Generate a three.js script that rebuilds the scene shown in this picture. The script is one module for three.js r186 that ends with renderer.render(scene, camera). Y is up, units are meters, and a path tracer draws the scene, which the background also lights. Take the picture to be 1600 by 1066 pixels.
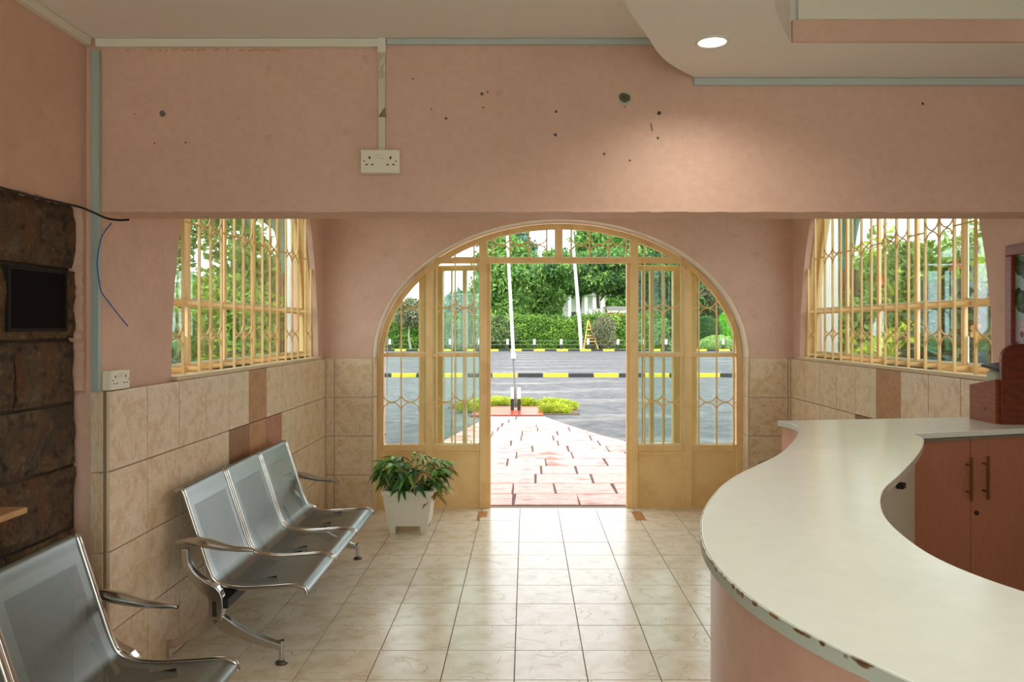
import * as THREE from 'three';
import { RoundedBoxGeometry } from 'three/addons/geometries/RoundedBoxGeometry.js';
import { mergeGeometries, toCreasedNormals } from 'three/addons/utils/BufferGeometryUtils.js';
import { RectAreaLightUniformsLib } from 'three/addons/lights/RectAreaLightUniformsLib.js';
RectAreaLightUniformsLib.init();

// ---------------------------------------------------------------- camera, sky, exposure
const scene = new THREE.Scene();
const camera = new THREE.PerspectiveCamera(2 * Math.atan(533 / 1250) * 180 / Math.PI, 1600 / 1066, 0.05, 400);
camera.position.set(0, 1.5, 0);
camera.lookAt(0, 1.5, -10);
camera.setViewOffset(1600, 1066, -22, 20, 1600, 1066);
const renderer = new THREE.WebGLRenderer();
renderer.toneMapping = THREE.LinearToneMapping;
renderer.toneMappingExposure = 1.2;
renderer.shadowMap.enabled = true;
const SKY = 2.9;
{ // even bright overcast sky, faint cloud structure
  const w = 256, h = 128, d = new Float32Array(w * h * 4);
  for (let j = 0; j < h; j++) for (let i = 0; i < w; i++) {
    const a = i / w * Math.PI * 2, e = (j / h - 0.5) * Math.PI;
    const c = 1 + 0.05 * Math.sin(a * 3 + e * 5) * Math.cos(e * 4 - a * 2) + 0.04 * Math.sin(a * 7 - e * 9) * Math.cos(e);
    const k = (j * w + i) * 4;
    d[k] = 0.97 * c; d[k + 1] = 1.0 * c; d[k + 2] = 1.04 * c; d[k + 3] = 1;
  }
  const t = new THREE.DataTexture(d, w, h, THREE.RGBAFormat, THREE.FloatType);
  t.mapping = THREE.EquirectangularReflectionMapping; t.magFilter = THREE.LinearFilter; t.needsUpdate = true;
  scene.background = t; scene.environment = t;
  scene.backgroundIntensity = SKY; scene.environmentIntensity = SKY;
}
const LAMP = 1.5;      // candela-like strength of one downlight
const LAMP_COLOR = new THREE.Color().setRGB(1.0, 0.96, 0.86);

// ---------------------------------------------------------------- helpers
function rng(seed) { let a = seed >>> 0; return () => { a = (a + 0x6D2B79F5) | 0; let t = Math.imul(a ^ (a >>> 15), 1 | a); t = (t + Math.imul(t ^ (t >>> 7), 61 | t)) ^ t; return ((t ^ (t >>> 14)) >>> 0) / 4294967296; }; }
const R = rng(77);
const rr = (a, b, f = R) => a + (b - a) * f();
const V = (x, y, d) => new THREE.Vector3(x, y, -d);          // d = distance in front of the camera
const taken = {};
function numbered(n) { const k = taken[n] = (taken[n] ?? -1) + 1; return k ? `${n}_${String(k).padStart(3, '0')}` : n; }
function sh(o) { o.castShadow = true; o.receiveShadow = true; return o; }
function part(name, geo, mat, parent) { const m = sh(new THREE.Mesh(geo, mat)); m.name = name; parent.add(m); return m; }
function thing(name, label, category, group, pos, turn = 0) {
  const o = new THREE.Group(); o.name = numbered(name); scene.add(o);
  if (pos) o.position.copy(pos); o.rotation.y = turn;
  o.userData = { label, category }; if (group) o.userData.group = group;
  return o;
}
function solo(name, geo, mat, label, category, group) {
  const m = sh(new THREE.Mesh(geo, mat)); m.name = numbered(name); scene.add(m);
  m.userData = { label, category }; if (group) m.userData.group = group; return m;
}
function setting(name, label, category, geo, mat) {
  const o = geo ? sh(new THREE.Mesh(geo, mat)) : new THREE.Group(); o.name = numbered(name); scene.add(o);
  o.userData = { label, category, kind: 'structure' }; return o;
}
// axis-aligned box by ranges; d0..d1 are distances
function bx(x0, x1, y0, y1, d0, d1, r = 0) {
  const w = Math.abs(x1 - x0), h = Math.abs(y1 - y0), l = Math.abs(d1 - d0);
  const g = r ? new RoundedBoxGeometry(w, h, l, 2, Math.min(r, w * .45, h * .45, l * .45)) : new THREE.BoxGeometry(w, h, l);
  g.translate((x0 + x1) / 2, (y0 + y1) / 2, -(d0 + d1) / 2); return g;
}
function bar(a, b, w, t = w) { // rectangular bar from a to b, w across (horizontal), t other way
  const dir = b.clone().sub(a), L = dir.length(); dir.normalize();
  const g = new THREE.BoxGeometry(w, L, t);
  g.applyQuaternion(new THREE.Quaternion().setFromUnitVectors(new THREE.Vector3(0, 1, 0), dir));
  g.translate((a.x + b.x) / 2, (a.y + b.y) / 2, (a.z + b.z) / 2); return g;
}
function tube(pts, r, seg = 40, rad = 8, closed = false) { return new THREE.TubeGeometry(new THREE.CatmullRomCurve3(pts, closed, 'centripetal'), seg, r, rad, closed); }
function taper(pts, radii, seg = 24, rad = 8) { // tube of varying radius
  const c = new THREE.CatmullRomCurve3(pts, false, 'centripetal'), g = new THREE.TubeGeometry(c, seg, 1, rad), p = g.attributes.position;
  for (let i = 0; i <= seg; i++) {
    const t = i / seg, o = c.getPointAt(t), k = t * (radii.length - 1), a = Math.floor(Math.min(k, radii.length - 1.001)), rad0 = radii[a] + (radii[a + 1] - radii[a]) * (k - a);
    for (let j = 0; j <= rad; j++) { const n = i * (rad + 1) + j; p.setXYZ(n, o.x + (p.getX(n) - o.x) * rad0, o.y + (p.getY(n) - o.y) * rad0, o.z + (p.getZ(n) - o.z) * rad0); }
  }
  g.computeVertexNormals(); return g;
}
function merge(list) { return mergeGeometries(list.map(g => { const q = g.index ? g.toNonIndexed() : g; for (const k of Object.keys(q.attributes)) if (!['position', 'normal', 'uv'].includes(k)) q.deleteAttribute(k); return q; })); }
function uvWorld(g, s = 1) { // uv in metres by the face's main direction
  const q = g.index ? g.toNonIndexed() : g; q.computeVertexNormals();
  const p = q.attributes.position, n = q.attributes.normal, uv = new Float32Array(p.count * 2);
  for (let i = 0; i < p.count; i++) {
    const ax = Math.abs(n.getX(i)), ay = Math.abs(n.getY(i)), az = Math.abs(n.getZ(i));
    let u, v; if (ax >= ay && ax >= az) { u = p.getZ(i); v = p.getY(i); } else if (ay >= az) { u = p.getX(i); v = p.getZ(i); } else { u = p.getX(i); v = p.getY(i); }
    uv[2 * i] = u * s; uv[2 * i + 1] = v * s;
  }
  q.setAttribute('uv', new THREE.BufferAttribute(uv, 2)); return q;
}
// ---- value noise for textures (tileable over n cells)
function noiseGrid(seed, n) { const f = rng(seed), a = new Float32Array(n * n); for (let i = 0; i < a.length; i++) a[i] = f(); return (u, v) => { u = ((u % 1) + 1) % 1 * n; v = ((v % 1) + 1) % 1 * n; const i = Math.floor(u), j = Math.floor(v), s = u - i, t = v - j, e = s * s * (3 - 2 * s), g = t * t * (3 - 2 * t), q = (x, y) => a[(y % n) * n + (x % n)]; return (q(i, j) * (1 - e) + q(i + 1, j) * e) * (1 - g) + (q(i, j + 1) * (1 - e) + q(i + 1, j + 1) * e) * g; }; }
function fbm(seed, n0, oct) { const L = []; for (let k = 0; k < oct; k++) L.push(noiseGrid(seed + k * 13, n0 * 2 ** k)); return (u, v) => { let s = 0, a = .5, t = 0; for (const f of L) { s += a * f(u, v); t += a; a *= .55; } return s / t; }; }
function dataTex(n, fn, srgb = true) {
  const d = new Uint8Array(n * n * 4);
  for (let j = 0; j < n; j++) for (let i = 0; i < n; i++) { const c = fn(i / n, j / n), k = (j * n + i) * 4; for (let q = 0; q < 3; q++) d[k + q] = Math.max(0, Math.min(255, (typeof c === 'number' ? c : c[q]))); d[k + 3] = 255; }
  const t = new THREE.DataTexture(d, n, n); t.magFilter = THREE.LinearFilter; t.wrapS = t.wrapT = THREE.RepeatWrapping; if (srgb) t.colorSpace = THREE.SRGBColorSpace; t.needsUpdate = true; return t;
}
function canvasTex(w, h, draw, srgb = true) {
  const c = document.createElement('canvas'); c.width = w; c.height = h; draw(c.getContext('2d'), w, h);
  const t = new THREE.CanvasTexture(c); if (srgb) t.colorSpace = THREE.SRGBColorSpace; t.wrapS = t.wrapT = THREE.RepeatWrapping; return t;
}
const mixc = (a, b, t) => [a[0] + (b[0] - a[0]) * t, a[1] + (b[1] - a[1]) * t, a[2] + (b[2] - a[2]) * t];
const std = (color, roughness = .6, o = {}) => new THREE.MeshStandardMaterial({ color, roughness, ...o });

// ---------------------------------------------------------------- materials
const PINK = [223, 182, 161];
const fineBump = (() => { const f = fbm(5, 24, 4); return dataTex(512, (u, v) => 255 * f(u, v), false); })();
const plasterMap = (() => { const f = fbm(11, 4, 5), g = fbm(31, 40, 2); return dataTex(512, (u, v) => { const a = f(u, v) - .5, b = g(u, v) - .5; return mixc([PINK[0] + a * 22 + b * 8, PINK[1] + a * 22 + b * 8, PINK[2] + a * 22 + b * 8], [184, 148, 128], Math.max(0, f(u * 2 + .3, v * 2) - .66) * 1.6); }); })();
const M = {};
M.pink = new THREE.MeshStandardMaterial({ map: plasterMap, roughness: .62, bumpMap: fineBump, bumpScale: .0012 });
M.white = std('#dcd6c6', .75, { bumpMap: fineBump, bumpScale: .0006 });
M.ceiling = std('#f2eae2', .8, { bumpMap: fineBump, bumpScale: .0008 });
const goldMap = (() => { const f = fbm(41, 6, 4); return dataTex(256, (u, v) => mixc([250, 211, 148], [228, 178, 114], Math.max(0, f(u, v) - .45) * 1.5)); })();
M.gold = new THREE.MeshStandardMaterial({ map: goldMap, roughness: .42, bumpMap: fineBump, bumpScale: .0004 });
M.glass = new THREE.MeshPhysicalMaterial({ color: '#f4fbf8', roughness: 0.0, transmission: 1, thickness: 0, ior: 1.45 });
M.putty = std('#e8ebe2', .6);
M.grout = std('#8a7a62', .9);
M.pvc = std('#ece6d8', .45);
M.pvcBlue = std('#c0cac6', .45);
M.socket = std('#eee5d2', .35);
M.black = std('#0b0b0c', .55);
M.chrome = new THREE.MeshStandardMaterial({ color: '#c9c6c0', roughness: .13, metalness: 1 });
M.castAlu = new THREE.MeshStandardMaterial({ color: '#c6c4c0', roughness: .2, metalness: 1 });

// floor tile: cream glaze with thin pressed veins
function veinTile(seed, base, veinC, dirt) {
  const f = rng(seed), N = 384;
  const paths = [];
  for (let k = 0; k < 7; k++) {
    let x = rr(0, N, f), y = rr(0, N, f), a = rr(0, 6.28, f); const p = [[x, y]], n = 6 + Math.floor(f() * 12);
    for (let i = 0; i < n; i++) { a += rr(-.75, .75, f); x += Math.cos(a) * 13; y += Math.sin(a) * 13; p.push([x, y]); }
    paths.push([p, rr(1.8, 4.2, f), rr(.4, .85, f)]);
  }
  const stroke = (c, col, al) => { c.lineCap = 'round'; c.lineJoin = 'round'; for (const [p, w, s] of paths) { c.globalAlpha = s * al; c.strokeStyle = col; c.lineWidth = w; c.beginPath(); p.forEach(([x, y], i) => i ? c.lineTo(x, y) : c.moveTo(x, y)); c.stroke(); } c.globalAlpha = 1; };
  const mp = canvasTex(N, N, c => {
    const g = fbm(seed + 3, 4, 4), im = c.createImageData(N, N);
    for (let j = 0; j < N; j++) for (let i = 0; i < N; i++) { const v = g(i / N, j / N), k = (j * N + i) * 4, q = mixc(base, [base[0] - 18, base[1] - 26, base[2] - 38], Math.max(0, v - .42) * 2.2); im.data[k] = q[0]; im.data[k + 1] = q[1]; im.data[k + 2] = q[2]; im.data[k + 3] = 255; }
    c.putImageData(im, 0, 0); stroke(c, veinC, 1.1);
    if (dirt) for (let k = 0; k < 46; k++) { const a = rr(0, 6.28, f), d = f() * f() * dirt[2]; c.globalAlpha = rr(.15, .5, f); c.fillStyle = ['#8d7148', '#7d7768', '#a08055'][k % 3]; c.beginPath(); c.ellipse(dirt[0] * N + Math.cos(a) * d * N * 1.3, dirt[1] * N + Math.sin(a) * d * N, rr(1.5, 7, f), rr(1.5, 5, f), a, 0, 6.3); c.fill(); }
    c.globalAlpha = 1;
  });
  const bm = canvasTex(N, N, c => { c.fillStyle = '#c0c0c0'; c.fillRect(0, 0, N, N); stroke(c, '#404040', 1); }, false);
  return new THREE.MeshPhysicalMaterial({ map: mp, bumpMap: bm, bumpScale: .0016, roughness: .22, ior: 1.5, specularIntensity: .8 });
}
const CREAM = [236, 225, 205];
M.floorTiles = [1, 2, 3, 4, 5].map(s => veinTile(s * 101, CREAM, '#a98a5c'));
M.floorDirty = [[.55, .45, .3], [.4, .6, .16], [.3, .4, .2]].map((d, i) => veinTile(900 + i * 7, CREAM, '#a98a5c', d));
function mottled(seed, a, b, c, rough = .32) {
  const f = fbm(seed, 3, 5), g = fbm(seed + 50, 9, 4), h = fbm(seed + 90, 40, 2);
  return new THREE.MeshPhysicalMaterial({ roughness: rough, ior: 1.5, map: dataTex(256, (u, v) => { let q = mixc(a, b, Math.min(1, Math.max(0, g(u, v) - .42) * 3.2)); q = mixc(q, c, Math.max(0, f(u, v) - .5) * 1.6); const n = (h(u, v) - .5) * 26; return [q[0] + n, q[1] + n, q[2] + n]; }), bumpMap: fineBump, bumpScale: .0004 });
}
M.wallTiles = [1, 2, 3, 4].map(s => mottled(200 + s * 7, [232, 208, 176], [218, 184, 144], [236, 218, 196]));
M.brownTiles = [mottled(301, [186, 126, 72], [172, 110, 60], [194, 134, 80]), mottled(305, [146, 90, 44], [130, 78, 36], [158, 98, 50]), mottled(309, [176, 104, 74], [160, 90, 62], [186, 114, 84])];

// ---------------------------------------------------------------- floor
const T = 0.3138, TX0 = -0.051, TZ0 = 6.235;
const floor = setting('floor', 'cream glazed ceramic tile floor with thin brown veins', 'floor', uvWorld(bx(-1.95, 2.4, -.12, -.006, -2.1, 6.77)), M.grout);
function tileGeo(w, h, t, r = .0022) { // a slab lying in xz, top at y=0, uv 0..1 on top
  const g = new THREE.BoxGeometry(w, t, h); g.translate(0, -t / 2, 0);
  const p = g.attributes.position; for (let i = 0; i < p.count; i++) if (p.getY(i) > -t / 2) { p.setX(i, p.getX(i) - Math.sign(p.getX(i)) * r); p.setZ(i, p.getZ(i) - Math.sign(p.getZ(i)) * r); }
  g.computeVertexNormals(); return g;
}
{
  const full = tileGeo(T - .003, T - .003, .012, .001), f = rng(9);
  const dirty = { '0_0': 0, '-1_0': 0, '0_1': 1, '0_4': 2, '-1_4': 1 };
  const rest = [];
  for (let r = -1; r < 26; r++) for (let k = -6; k < 8; k++) {
    const x0 = TX0 + k * T, x1 = x0 + T, d1 = TZ0 + T - r * T - (r < 0 ? 0 : 0), d0 = d1 - T;
    const inRoom = d1 < 3.2; if (!inRoom && (k < -5 || k > 6)) continue; if (inRoom && (k < -6 || k > 6)) continue;
    if (r < 0) { // narrow cut row on the door sill
      const g = tileGeo(T - .003, .118, .012, .001); g.translate((x0 + x1) / 2, 0, -(6.549 + .06)); part('tile', g, M.floorTiles[(k + 30) % 5], floor); continue;
    }
    const pieces = [];
    if (r === 0 && k === -2) pieces.push([x0, -.385, 0], [-.385, -.31, 1], [-.31, x1, 0]);          // x0=-.679
    else if (r === 0 && k === 2) pieces.push([x0, .862, 0]);                                             // .577-.89
    else if (r === 0 && k === 3) pieces.push([.862, .937, 1], [.937, x1, 0]);
    else pieces.push([x0, x1, 0]);
    for (const [a, b, brown] of pieces) {
      if (b - a < .02) continue;
      if (d1 < 1.6) { const g = tileGeo(T - .003, T - .003, .012, .001); g.translate((a + b) / 2, 0, -(d0 + d1) / 2); rest.push(g); continue; }
      const wv = b - a - .003, g = Math.abs(b - a - T) < 1e-4 ? full : tileGeo(wv, T - .003, .012, .001);
      const m = brown ? M.brownTiles[0] : (dirty[`${k}_${r}`] !== undefined ? M.floorDirty[dirty[`${k}_${r}`]] : M.floorTiles[Math.floor(f() * 5)]);
      const o = part('tile', g, m, floor); o.position.set((a + b) / 2, (f() - .5) * .0008, -(d0 + d1) / 2);
      o.rotation.set((f() - .5) * .002, g === full ? Math.floor(f() * 4) * Math.PI / 2 : 0, (f() - .5) * .002);
    }
  }
  const rm = part('tiles_behind_viewer', merge(rest), M.floorTiles[0], floor); rm.userData.kind = 'stuff';
}

// ---------------------------------------------------------------- walls, beam, ceiling
const WL = -1.645, WR = 2.165, TL = -1.62, TR = 2.14;      // plaster and tile faces of the two side walls
const WIN = { c: 5.02, a: 1.31, b: 1.85, sill: 1.262, top: 2.6 };
const winHalf = y => WIN.a * Math.sqrt(Math.max(0, 1 - ((y - WIN.sill) / WIN.b) ** 2));
function winPath(P, inset = 0, y0 = WIN.sill) { // opening outline in (distance, height), closed
  const N = 18; P.moveTo(WIN.c - WIN.a + inset, y0);
  P.lineTo(WIN.c + WIN.a - inset, y0);
  for (let i = 1; i <= N; i++) { const y = y0 + (WIN.top - inset - y0) * i / N; P.lineTo(WIN.c + winHalf(y) - inset, y); }
  for (let i = N; i >= 1; i--) { const y = y0 + (WIN.top - inset - y0) * i / N; P.lineTo(WIN.c - winHalf(y) + inset, y); }
  P.closePath(); return P;
}
function sideExtrude(shape, x0, thick) { // shape in (distance,height), extruded from x0 to x0+thick
  const g = new THREE.ExtrudeGeometry(shape, { depth: thick, bevelEnabled: false, curveSegments: 24 });
  // (dist, h, t) -> (x0+t, h, -dist)
  const m = new THREE.Matrix4().set(0, 0, 1, x0, 0, 1, 0, 0, -1, 0, 0, 0, 0, 0, 0, 1); g.applyMatrix4(m); return g;
}
{
  const s = new THREE.Shape(); s.moveTo(3.1, -.1); s.lineTo(6.79, -.1); s.lineTo(6.79, 2.9); s.lineTo(3.1, 2.9); s.closePath(); s.holes.push(winPath(new THREE.Path()));
  setting('wall_left', 'pink plastered side wall with barred arched window above the metal bench', 'wall', uvWorld(sideExtrude(s, WL - .15, .15)), M.pink);
  const s2 = new THREE.Shape(); s2.moveTo(-1.9, -.1); s2.lineTo(6.79, -.1); s2.lineTo(6.79, 2.9); s2.lineTo(-1.9, 2.9); s2.closePath(); s2.holes.push(winPath(new THREE.Path()));
  setting('wall_right', 'pink plastered side wall with barred arched window behind the reception counter', 'wall', uvWorld(sideExtrude(s2, WR, .15)), M.pink);
}
const ARC = { x: .282, a: 1.522, b: 1.128, y: 1.257 };
{
  const s = new THREE.Shape(); s.moveTo(-1.9, -.1); s.lineTo(2.4, -.1); s.lineTo(2.4, 2.9); s.lineTo(-1.9, 2.9); s.closePath();
  const h = new THREE.Path(); h.moveTo(ARC.x - ARC.a, -.05); h.lineTo(ARC.x + ARC.a, -.05); h.lineTo(ARC.x + ARC.a, ARC.y);
  for (let i = 1; i < 64; i++) { const t = Math.PI * i / 64; h.lineTo(ARC.x + Math.cos(t) * ARC.a, ARC.y + Math.sin(t) * ARC.b); }
  h.lineTo(ARC.x - ARC.a, ARC.y); h.closePath(); s.holes.push(h);
  const g = new THREE.ExtrudeGeometry(s, { depth: .3, bevelEnabled: true, bevelSize: .006, bevelThickness: .006, bevelSegments: 2, bevelOffset: -.006 }); g.translate(0, 0, -6.786);
  setting('wall_far', 'pink plastered wall with wide elliptical entrance arch', 'wall', uvWorld(g), M.pink);
}
{ // pale painted lining of the arch
  const pos = [], idx = [], P = [[ARC.x - ARC.a, 1.256]]; for (let i = 1; i < 72; i++) { const t = Math.PI * (1 - i / 72); P.push([ARC.x + Math.cos(t) * ARC.a, ARC.y + Math.sin(t) * ARC.b]); } P.push([ARC.x + ARC.a, 1.256]);
  const s = new THREE.Shape(); P.forEach(([x, y], i) => i ? s.lineTo(x, y) : s.moveTo(x, y)); [...P].reverse().forEach(([x, y]) => s.lineTo(ARC.x + (x - ARC.x) * .9975, ARC.y + (y - ARC.y) * .9965)); s.closePath();
  const g = new THREE.ExtrudeGeometry(s, { depth: .3, bevelEnabled: false }); g.translate(0, 0, -6.782);
  setting('trim_4', 'pale cream painted lining of the entrance arch', 'arch lining', uvWorld(g), std('#f6eade', .6, { bumpMap: fineBump, bumpScale: .001 }));
}
// beam face carries chips and scratches at their places
{
  const PX = 480; // pixels per metre
  const X0 = -1.72, X1 = 2.165, Y0 = 1.954, Y1 = 2.62, W = Math.round((X1 - X0) * PX), H = Math.round((Y1 - Y0) * PX);
  const toX = x => ((x - 822) * 3.1 / 1250 - X0) * PX, toY = y => (Y1 - (1.5 + (513 - y) * 3.1 / 1250)) * PX;
  const tex = canvasTex(W, H, c => {
    const f = fbm(61, 4, 5), g = fbm(67, 60, 2), s = rng(4), im = c.createImageData(W, H);
    for (let j = 0; j < H; j++) for (let i = 0; i < W; i++) { const a = f(i / W * 2, j / W * 2) - .5, b = g(i / W * 3, j / W * 3) - .5, k = (j * W + i) * 4; const st = Math.max(0, f(i / W * 5 + .2, j / W * 5) - .66) * 1.2; const q = mixc([PINK[0] + a * 20 + b * 10, PINK[1] + a * 22 + b * 10, PINK[2] + a * 22 + b * 10], [190, 150, 128], st); im.data[k] = q[0]; im.data[k + 1] = q[1]; im.data[k + 2] = q[2]; im.data[k + 3] = 255; }
    c.putImageData(im, 0, 0);
    const blob = (x, y, r, col, ry = r) => { c.fillStyle = col; c.beginPath(); for (let k = 0; k < 12; k++) { const t = k / 12 * 6.283, q = rr(.75, 1.15, s); c.lineTo(toX(x) + Math.cos(t) * r * q * 1.19, toY(y) + Math.sin(t) * ry * q * 1.19); } c.closePath(); c.fill(); };
    blob(976, 155, 12, '#b9b8a2'); blob(976, 153, 8.5, '#5c5638', 7.5); blob(975, 152, 2, '#2c2818');
    blob(254, 178, 5.5, '#6d635c', 5);
    for (const [x, y, r] of [[753, 147, 2.2], [755, 168, 1.4], [762, 144, 1.4], [869, 175, 2.2], [868, 211, 2.4], [1030, 177, 3.2], [1028, 216, 2], [944, 241, 2], [984, 251, 1.5], [977, 167, 1.2], [210, 178, 1], [241, 224, 1.3], [290, 223, 1.3], [1442, 162, 2], [645, 123, 1.3], [697, 185, 2], [674, 171, 1.2]]) blob(x, y, r, '#463326');
    c.strokeStyle = '#4a3527'; c.lineWidth = 1.8; c.beginPath(); c.moveTo(toX(1017), toY(193)); c.lineTo(toX(1019), toY(205)); c.stroke();
    for (const [x, y, r] of [[782, 179, 4], [780, 145, 6], [271, 203, 4], [420, 105, 6], [570, 90, 5], [573, 98, 4], [540, 205, 6], [420, 215, 7], [1010, 210, 3], [1275, 123, 5]]) { c.globalAlpha = .13; blob(x, y, r, '#9a7050'); c.globalAlpha = 1; }
    c.globalAlpha = .55; for (let x = 190; x < 440; x += 5) if (s() < .6) blob(x, 77 + s() * 2, 2.5, '#b57a3a', 1.6); c.globalAlpha = 1;
    for (let k = 0; k < 90; k++) { c.globalAlpha = .5; blob(rr(170, 1600, s), rr(85, 325, s), rr(.4, .9, s), '#7a5644'); } c.globalAlpha = 1;
  });
  const m = new THREE.MeshStandardMaterial({ map: tex, roughness: .6, bumpMap: fineBump, bumpScale: .001 });
  const beam = setting('beam', 'pink plastered ceiling beam with chips and nail holes above the entrance lobby', 'beam', null);
  part('core', uvWorld(bx(X0, X1, Y0, 2.9, 3.104, 3.32)), M.pink, beam);
  const face = new THREE.PlaneGeometry(X1 - X0, Y1 - Y0, 160, 6); // gently uneven plaster skin
  { const p = face.attributes.position, f = fbm(88, 6, 3); for (let i = 0; i < p.count; i++) p.setZ(i, (f(p.getX(i) / 4 + .5, p.getY(i) / 4 + .5) - .5) * .004); face.computeVertexNormals(); }
  face.translate((X0 + X1) / 2, (Y0 + Y1) / 2, -3.1); part('plaster_face', face, m, beam);
  const lip = []; { const f = rng(15); for (let x = X0; x < X1 - .01; x += .05) lip.push(bx(x, x + .05, Y0 - .002 - f() * .003, Y0 + .01, 3.098, 3.1045)); } part('plaster_edge', uvWorld(merge(lip)), M.pink, beam);
}
setting('ceiling', 'off-white flat plaster ceiling of the waiting room', 'ceiling', uvWorld(bx(-1.95, 2.4, 2.62, 2.74, -1.9, 3.1)), M.ceiling);
setting('ceiling', 'off-white plaster ceiling over the entrance lobby', 'ceiling', uvWorld(bx(-1.9, 2.4, 2.75, 2.9, 3.32, 6.79)), M.ceiling);
// rear wall with wide glazed doors, behind the viewer
{
  const s = new THREE.Shape(); s.moveTo(-1.95, -.1); s.lineTo(2.4, -.1); s.lineTo(2.4, 2.72); s.lineTo(-1.95, 2.72); s.closePath();
  const h = new THREE.Path(); h.moveTo(-1.6, .02); h.lineTo(1.7, .02); h.lineTo(1.7, 2.5); h.lineTo(-1.6, 2.5); h.closePath(); s.holes.push(h);
  const g = new THREE.ExtrudeGeometry(s, { depth: .2, bevelEnabled: false }); g.translate(0, 0, 1.9);
  setting('wall_rear', 'pink plastered wall with wide glazed doors facing the entrance', 'wall', uvWorld(g), M.pink);
  const w = setting('door_2', 'wide gold-framed glazed doors facing the entrance arch', 'door', null), a = -2.02, b = -1.98;
  part('frame', merge([bx(-1.6, 1.7, .02, .08, a, b), bx(-1.6, 1.7, 2.45, 2.5, a, b), bx(-1.6, -1.55, .08, 2.45, a, b), bx(1.65, 1.7, .08, 2.45, a, b)]), M.gold, w);
  const xs = [-1.55, .05, 1.65]; part('mullion', bx(.03, .07, .08, 2.45, a, b), M.gold, w);
  for (let k = 0; k < 2; k++) part('pane', bx(xs[k] + (k ? .02 : 0), xs[k + 1] - (k ? 0 : .02), .08, 2.45, -2.002, -1.998), M.glass, w);
}
// stone wall on the left of the waiting room
{
  const stoneMap = k => { const f = fbm(400 + k, 3, 5), g = fbm(430 + k, 14, 3), h = fbm(470 + k, 5, 3), e2 = fbm(490 + k, 22, 3); const t = [[84, 66, 48], [96, 74, 46], [74, 60, 46]][k]; return dataTex(256, (u, v) => { let q = mixc(t, [124, 108, 82], Math.max(0, f(u, v) - .48) * 2); q = mixc(q, [112, 66, 36], Math.max(0, h(u, v) - .55) * 2.2); q = mixc(q, [26, 20, 16], Math.max(0, .46 - g(u, v)) * 2.2); q = mixc(q, [150, 122, 84], Math.max(0, e2(u, v) - .6) * 1.8); return q; }); };
  const mats = [0, 1, 2].map(k => new THREE.MeshStandardMaterial({ map: stoneMap(k), roughness: .95, bumpMap: fineBump, bumpScale: .014 }));
  const wall = setting('wall_left', 'rough dark stone block wall under pink plaster beside the near bench', 'wall', uvWorld(bx(-1.95, -1.752, -.1, 2.62, -1.9, 3.1)), std('#4a3c2e', .95, { bumpMap: fineBump, bumpScale: .004 }));
  const ys = [-.02, .262, .5, .738, .976, 1.215, 1.4545, 1.721, 1.97], f = rng(71);
  for (let c = 0; c < ys.length - 1; c++) {
    let d = 3.085; const first = [.46, .5, .42, .47, .55, .37, .78, .6][c];
    for (let k = 0; d > .4; k++) {
      const L = k ? rr(.38, .6, f) : first, d0 = Math.max(.3, d - L);
      const hgt = ys[c + 1] - ys[c] - .014, len = d - d0 - .014;
      const g = new THREE.BoxGeometry(.1, hgt, len, 3, 8, 14), p = g.attributes.position, n3 = fbm(500 + c * 20 + k, 4, 4);
      for (let i = 0; i < p.count; i++) { // rough hewn face, worn arrises
        const y = p.getY(i) / hgt * 2, z = p.getZ(i) / len * 2; if (p.getX(i) > .03) { const e = Math.max(Math.abs(y) ** 8, Math.abs(z) ** 12); p.setX(i, p.getX(i) + (n3(y * .3 + .5, z * .3 + .5) - .5) * .034 - e * .012); }
        p.setY(i, p.getY(i) + (n3(z * .4, .3) - .5) * .008); p.setZ(i, p.getZ(i) + (n3(y * .4, .7) - .5) * .012);
      }
      const s = part('stone', uvWorld(g, 2.2), mats[Math.floor(f() * 3)], wall); s.position.set(-1.775, (ys[c] + ys[c + 1]) / 2, -(d + d0) / 2);
      d = d0;
    }
  }
  // plaster coat over the stone: broken lower edge, a narrow strip runs down the corner
  const s = new THREE.Shape(), q = rng(23); s.moveTo(-1.9, 2.62); s.lineTo(3.1, 2.62); s.lineTo(3.1, 1.255);
  s.lineTo(3.088, 1.25); for (let y = 1.262; y < 1.955; y += .018) s.lineTo(3.066 + (q() - .5) * .012 + (y < 1.45 ? .008 : 0), y);
  for (let d = 3.06; d > -1.9; d -= .022) s.lineTo(d, 1.962 + (q() - .5) * .012); s.closePath();
  part('plaster_coat', uvWorld(sideExtrude(s, -1.752, .052)), M.pink, wall);
  // the wall's corner return next to the tiles
  part('corner_return', uvWorld(bx(-1.752, WL - .0005, 1.25, 2.62, 3.094, 3.0995)), M.pink, wall);
}

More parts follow.
